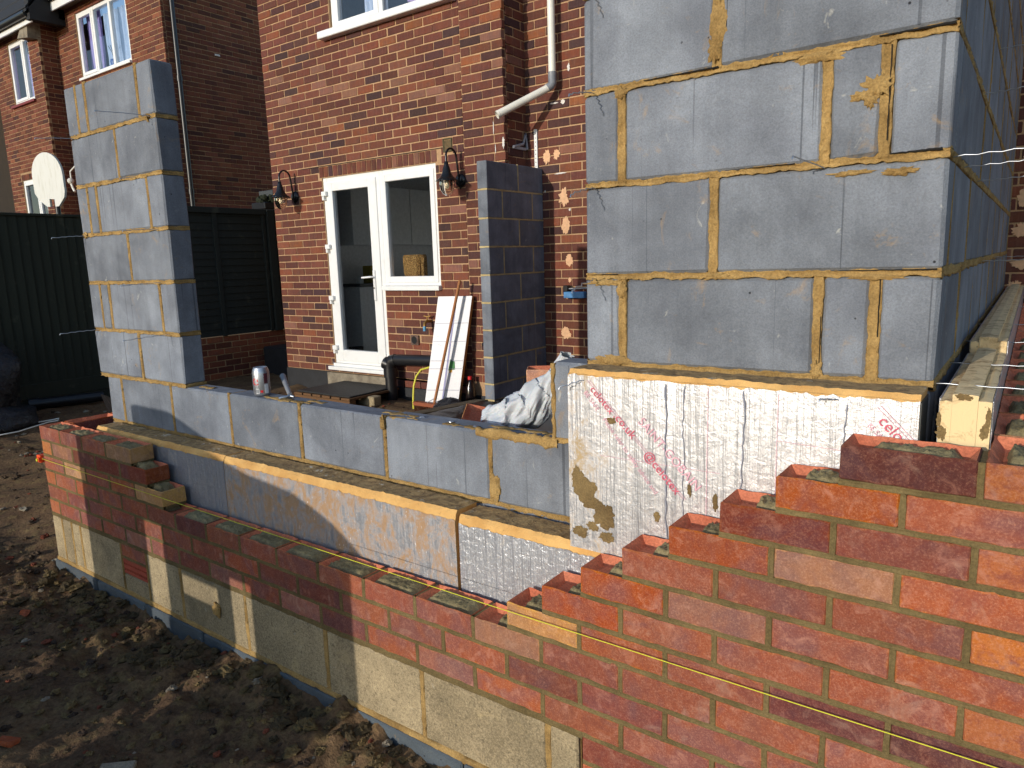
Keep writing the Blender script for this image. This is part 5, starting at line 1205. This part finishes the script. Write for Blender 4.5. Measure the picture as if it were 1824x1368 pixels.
for k in range(150): x = rb.uniform(-1.02, -.755); y_ = rb.uniform(3.04, 3.09); m.tube([(x, y_, -.572), (x+rb.uniform(-.03, .02), y_+rb.uniform(-.02, .02), -.64)], .0022, 3, False)
o = m.build('bristles', m_plain('bristle', S(96, 56, 34), .9), br); o['kind'] = 'stuff'
m = MB(); m.tube([(-.90, 3.07, -.555), (-.797, 3.09, -.50), (-.76, 3.07, -.555)], .004, 6); m.build('brace', M_WIRE, br)
m = MB(); pts = [(-1.085, 3.10, -.63), (-1.09, 3.11, -.52), (-1.095, 3.13, -.42), (-1.085, 3.16, -.33), (-1.05, 3.19, -.27), (-.99, 3.24, -.25), (-.93, 3.27, -.26)]; m.tube(pts, .0095, 10); tag(m.build('garden_hose', m_plain('yellow_hose', S(206, 200, 60), .5)), 'yellow hose arching out from behind the leaning board', 'hose')
m = MB(); m.lathe([(.04, 0), (.045, .02), (.045, .18), (.02, .24), (.018, .27), (.0, .27)], (-.60, 3.36, -.62), 18)
bo = tag(m.build('cola_bottle', m_plain('dark_bottle', (.012, .008, .008, 1), .15)), 'dark plastic bottle standing between the leaning board and thin pier', 'bottle'); m = MB(); m.tube([(-.60, 3.36, -.355), (-.60, 3.36, -.325)], .02, 12); m.build('cap', M_RED, bo)
bag((-.60, 3.06, -.585), (.16, .12, .10), 4.0, 'small dark crumpled bag by the foot of the leaning board')
m = MB(); m.tube([(-.452, 3.43, -.03), (-.452, 3.415, -.03), (-.455, 3.41, -.28), (-.452, 3.43, -.29)], .006, 6); m.tube([(-.47, 3.41, -.028), (-.44, 3.41, -.028)], .018, 8); tag(m.build('hook_bar', M_BLACKP), 'thin black hooked bar on the brickwork left of the thin pier', 'bar')

# ------------------------------------------------------------------ kerb, black membrane, sheeting behind the low wall
M_KERB = m_mortar('stained_concrete_kerb', S(118, 104, 82), S(88, 74, 56))
m = MB(); vs = []
for i in range(31):
    t = i/30; y = .9+(2.97-.9)*t; x = -.62+.40*t; q = .012*mnoise.noise(Vector((y*6, 1, 0)))
    vs += [(x+q, y, -.70), (x+q, y, -.435+q*.5), (x+.13+q, y, -.43-q*.5), (x+.13+q, y, -.70)]
m.add(vs, [(i*4+k, (i+1)*4+k, (i+1)*4+k+1, i*4+k+1) for i in range(30) for k in range(3)]); m.add(vs[-4:], [(0, 1, 2, 3)]); m.add(vs[:4], [(3, 2, 1, 0)])
tag(m.build('footing_kerb', M_KERB), 'rough concrete footing edge running from the thin pier towards the low wall', 'kerb')
g = G('black_membrane'); p = g.pos(); g.inp(Base_Color=(.008, .008, .010, 1), Roughness=.38); g.bump(g.noise(p, 5, 4, .6, .8), .7, .04); M_DPM = g.m
m = MB()
def fn(u, v):
    x = -.50+3.75*u+.40*v*(1-u); y = .115+2.82*v
    z = -.43-.10*smooth(0, .15, u)+.012*mnoise.noise(Vector((x*4, y*4, 0)))+.5*max(0, 1-v*22)
    return (x, y, z)
m.grid(fn, 60, 60); tag(m.build('damp_membrane', M_DPM), 'black damp-proof sheet spread over the floor behind the low wall', 'sheet')
m = MB(); m.cbox(-.06, .02, 2.98, 3.76, -.56, -.43, .006); m.build('membrane_upstand', M_DPM, None); tag(bpy.data.objects['membrane_upstand'], 'black sheet turned up along the base of the thin pier', 'sheet')
# support and board carrying the sheeting
stk = thing('block_stack', 'stack of grey blocks behind the step of the low wall', 'block stack', (2.22, .33, -.55))
for k in range(3): blk(stk, 'block', 2.0, 2.44, .16, .50, -.54+.222*k, -.328+.222*k, M_BLOCK)
m = MB(); m.cbox(1.90, 2.468, .112, .56, .128, .146, .003); tag(m.build('plywood_sheet', m_plain('wet_brown_ply', S(92, 72, 52), .3, 0, .3, 8, .2)), 'wet brown plywood sheet lying on the block stack', 'plywood')
near = frog_brick(.215, .1025, .065, 77, M_BR_N)
o = bpy.data.objects.new('clay_brick', near); o.color = S(186, 124, 88); link(o, None, (2.0, .235, .152)); o.rotation_euler = (.22, -.10, 2.15); o.scale = (.9, .9, .75); tag(o, 'upturned orange clay brick poking out of the polythene', 'brick')
for k, (x, y_, z, rz) in enumerate([(2.12, .63, .26, .2)]):
    pass
o = bpy.data.objects.new('clay_brick', near); o.color = S(206, 150, 124); link(o, None, (2.09, .62, .262)); o.scale = (1, 1, .8); o.rotation_euler = (0, 0, .55); tag(o, 'pale pink clay brick on top of a block pile behind the step', 'brick')
st3 = thing('block_pile', 'rough pile of blocks under the pale pink brick', 'block pile', (2.1, .65, -.55))
for k in range(3): blk(st3, 'block', 1.98, 2.2, .575, .80, -.54+.267*k, -.276+.267*k, M_BLOCK)
# crumpled translucent sheeting
g = G('white_polythene'); p = g.pos(); n = g.noise(p, 20, 4, .6); g.inp(Base_Color=g.mix(n, S(204, 206, 209), S(180, 183, 187)), Roughness=.55, Subsurface_Weight=.1); g.bump(g.noise(g.map(p, (10, 10, 40)), 1, 4, .6, 1.), .3, .006); M_POLY = g.m
path = [(2.34, .30, .415), (2.305, .31, .345), (2.265, .30, .29), (2.215, .27, .235), (2.15, .245, .205), (2.095, .225, .195), (2.06, .215, .19)]; rad = [.020, .030, .046, .058, .052, .042, .026]
m = MB(); n = 110; N_ = 90; vs = []
for i in range(N_+1):
    t = i/N_*(len(path)-1); k = min(int(t), len(path)-2); f = t-k; f2 = f*f*(3-2*f)
    c = Vector(path[k]).lerp(Vector(path[k+1]), f); r = rad[k]+(rad[k+1]-rad[k])*f2
    d = (Vector(path[k+1])-Vector(path[k])).normalized(); a1 = d.cross(Vector((.3, 1, .2))).normalized(); a2 = d.cross(a1)
    for j in range(n):
        a = 2*math.pi*j/n; tw = a+t*.55
        q = 1+.26*math.sin(5*tw+2*mnoise.noise(Vector((t*1.3, 0, 1))))*.5+.30*mnoise.noise(Vector((math.cos(tw)*2.2, math.sin(tw)*2.2, t*1.1)))+.13*abs(mnoise.noise(Vector((math.cos(tw)*7, math.sin(tw)*7, t*1.6))))+.10*mnoise.noise(Vector((math.cos(tw)*16, math.sin(tw)*16, t*3)))
        P = c+(a1*math.cos(a)+a2*math.sin(a))*r*q; P.z = max(P.z, .1475+.003*mnoise.noise(P*30)) if P.y > .112 else max(P.z, .217)
        vs.append(P)
m.add(vs, [(i*n+j, i*n+(j+1) % n, (i+1)*n+(j+1) % n, (i+1)*n+j) for i in range(N_) for j in range(n)], True)
tag(m.build('polythene_sheeting', M_POLY), 'twisted white polythene sheeting heaped behind the low wall step', 'sheeting')
# unseen trees added left of the camera to darken the door glass reflection
g = G('evergreen_leaf'); g.inp(Base_Color=g.mix(g.noise(g.pos(), 2., 3), S(40, 52, 30), S(66, 78, 44)), Roughness=.7); M_LEAF = g.m
M_BARK = m_plain('bark', S(84, 66, 50), .9, 0, .3, 10, .8, .02)
rt = random.Random(3); m = MB()
for k in range(2600):
    z = rt.random()**.8; R_ = 2.0*(1-z*.75)*math.sqrt(rt.random()); a = rt.uniform(0, 6.283); c = Vector((R_*math.cos(a), R_*math.sin(a), 1.0+z*6.4)); s_ = rt.uniform(.14, .34)
    u = Vector((rt.gauss(0, 1), rt.gauss(0, 1), rt.gauss(0, .6))).normalized()*s_; v = u.cross(Vector((rt.gauss(0, 1), rt.gauss(0, 1), rt.gauss(0, 1)))).normalized()*s_*.7
    m.add([c-u, c+v*.6, c+u, c-v*.6], [(0, 1, 2, 3)])
crown = m.mesh('crown', M_LEAF); m = MB(); m.tube([(0, 0, 0), (.1, 0, 2.5), (0, .1, 6)], [.2, .14, .04], 8); trunk = m.mesh('trunk', M_BARK)
LB = ['first', 'second', 'third', 'fourth', 'fifth', 'sixth', 'seventh', 'eighth']
for k in range(8):
    t = thing('reflection_tree', 'added off-frame evergreen tree, '+LB[k]+' along the far left boundary', 'tree', (-17.6-.25*k-rt.random(), -1.5-2.7*k, -.75), 'added off-frame evergreen trees along the far left boundary')
    for nm, me in (('crown', crown), ('trunk', trunk)):
        o = bpy.data.objects.new(nm, me); link(o, t, wloc(t)); o.rotation_euler = (0, 0, k*1.3)
# scraps lying on the outside soil
def scrap(x, y_, L_, W_, H_, rz, mat, lab, cat):
    m = MB(); m.cbox(-L_/2, L_/2, -W_/2, W_/2, 0, H_, .004, Matrix.Rotation(rz, 4, 'Z') @ Matrix.Rotation(.12, 4, 'X'), .004); m.v = [(v[0]+x, v[1]+y_, v[2]+gheight(x, y_)+.002) for v in m.v]; o = m.build('brick_scrap', mat); o.color = S(150, 78, 54); tag(o, lab, cat)
scrap(1.02, -.95, .07, .035, .02, .4, M_BR_O, 'broken red brick chip on the shaded soil at left', 'brick chip')
scrap(2.0, -.52, .05, .04, .03, 1.0, M_BR_O, 'red brick chip on the soil near the grey base blocks', 'brick chip')
scrap(1.45, -.82, .10, .06, .022, .7, M_CONC, 'flat grey stone half sunk in the shaded soil', 'stone')
scrap(.05, -.55, .05, .03, .02, .2, M_BR_O, 'red brick chip on the soil below the left corner', 'brick chip')
scrap(2.25, -.50, .06, .05, .035, .3, M_TAN, 'buff rubble piece at the foot of the wall at bottom centre', 'rubble')
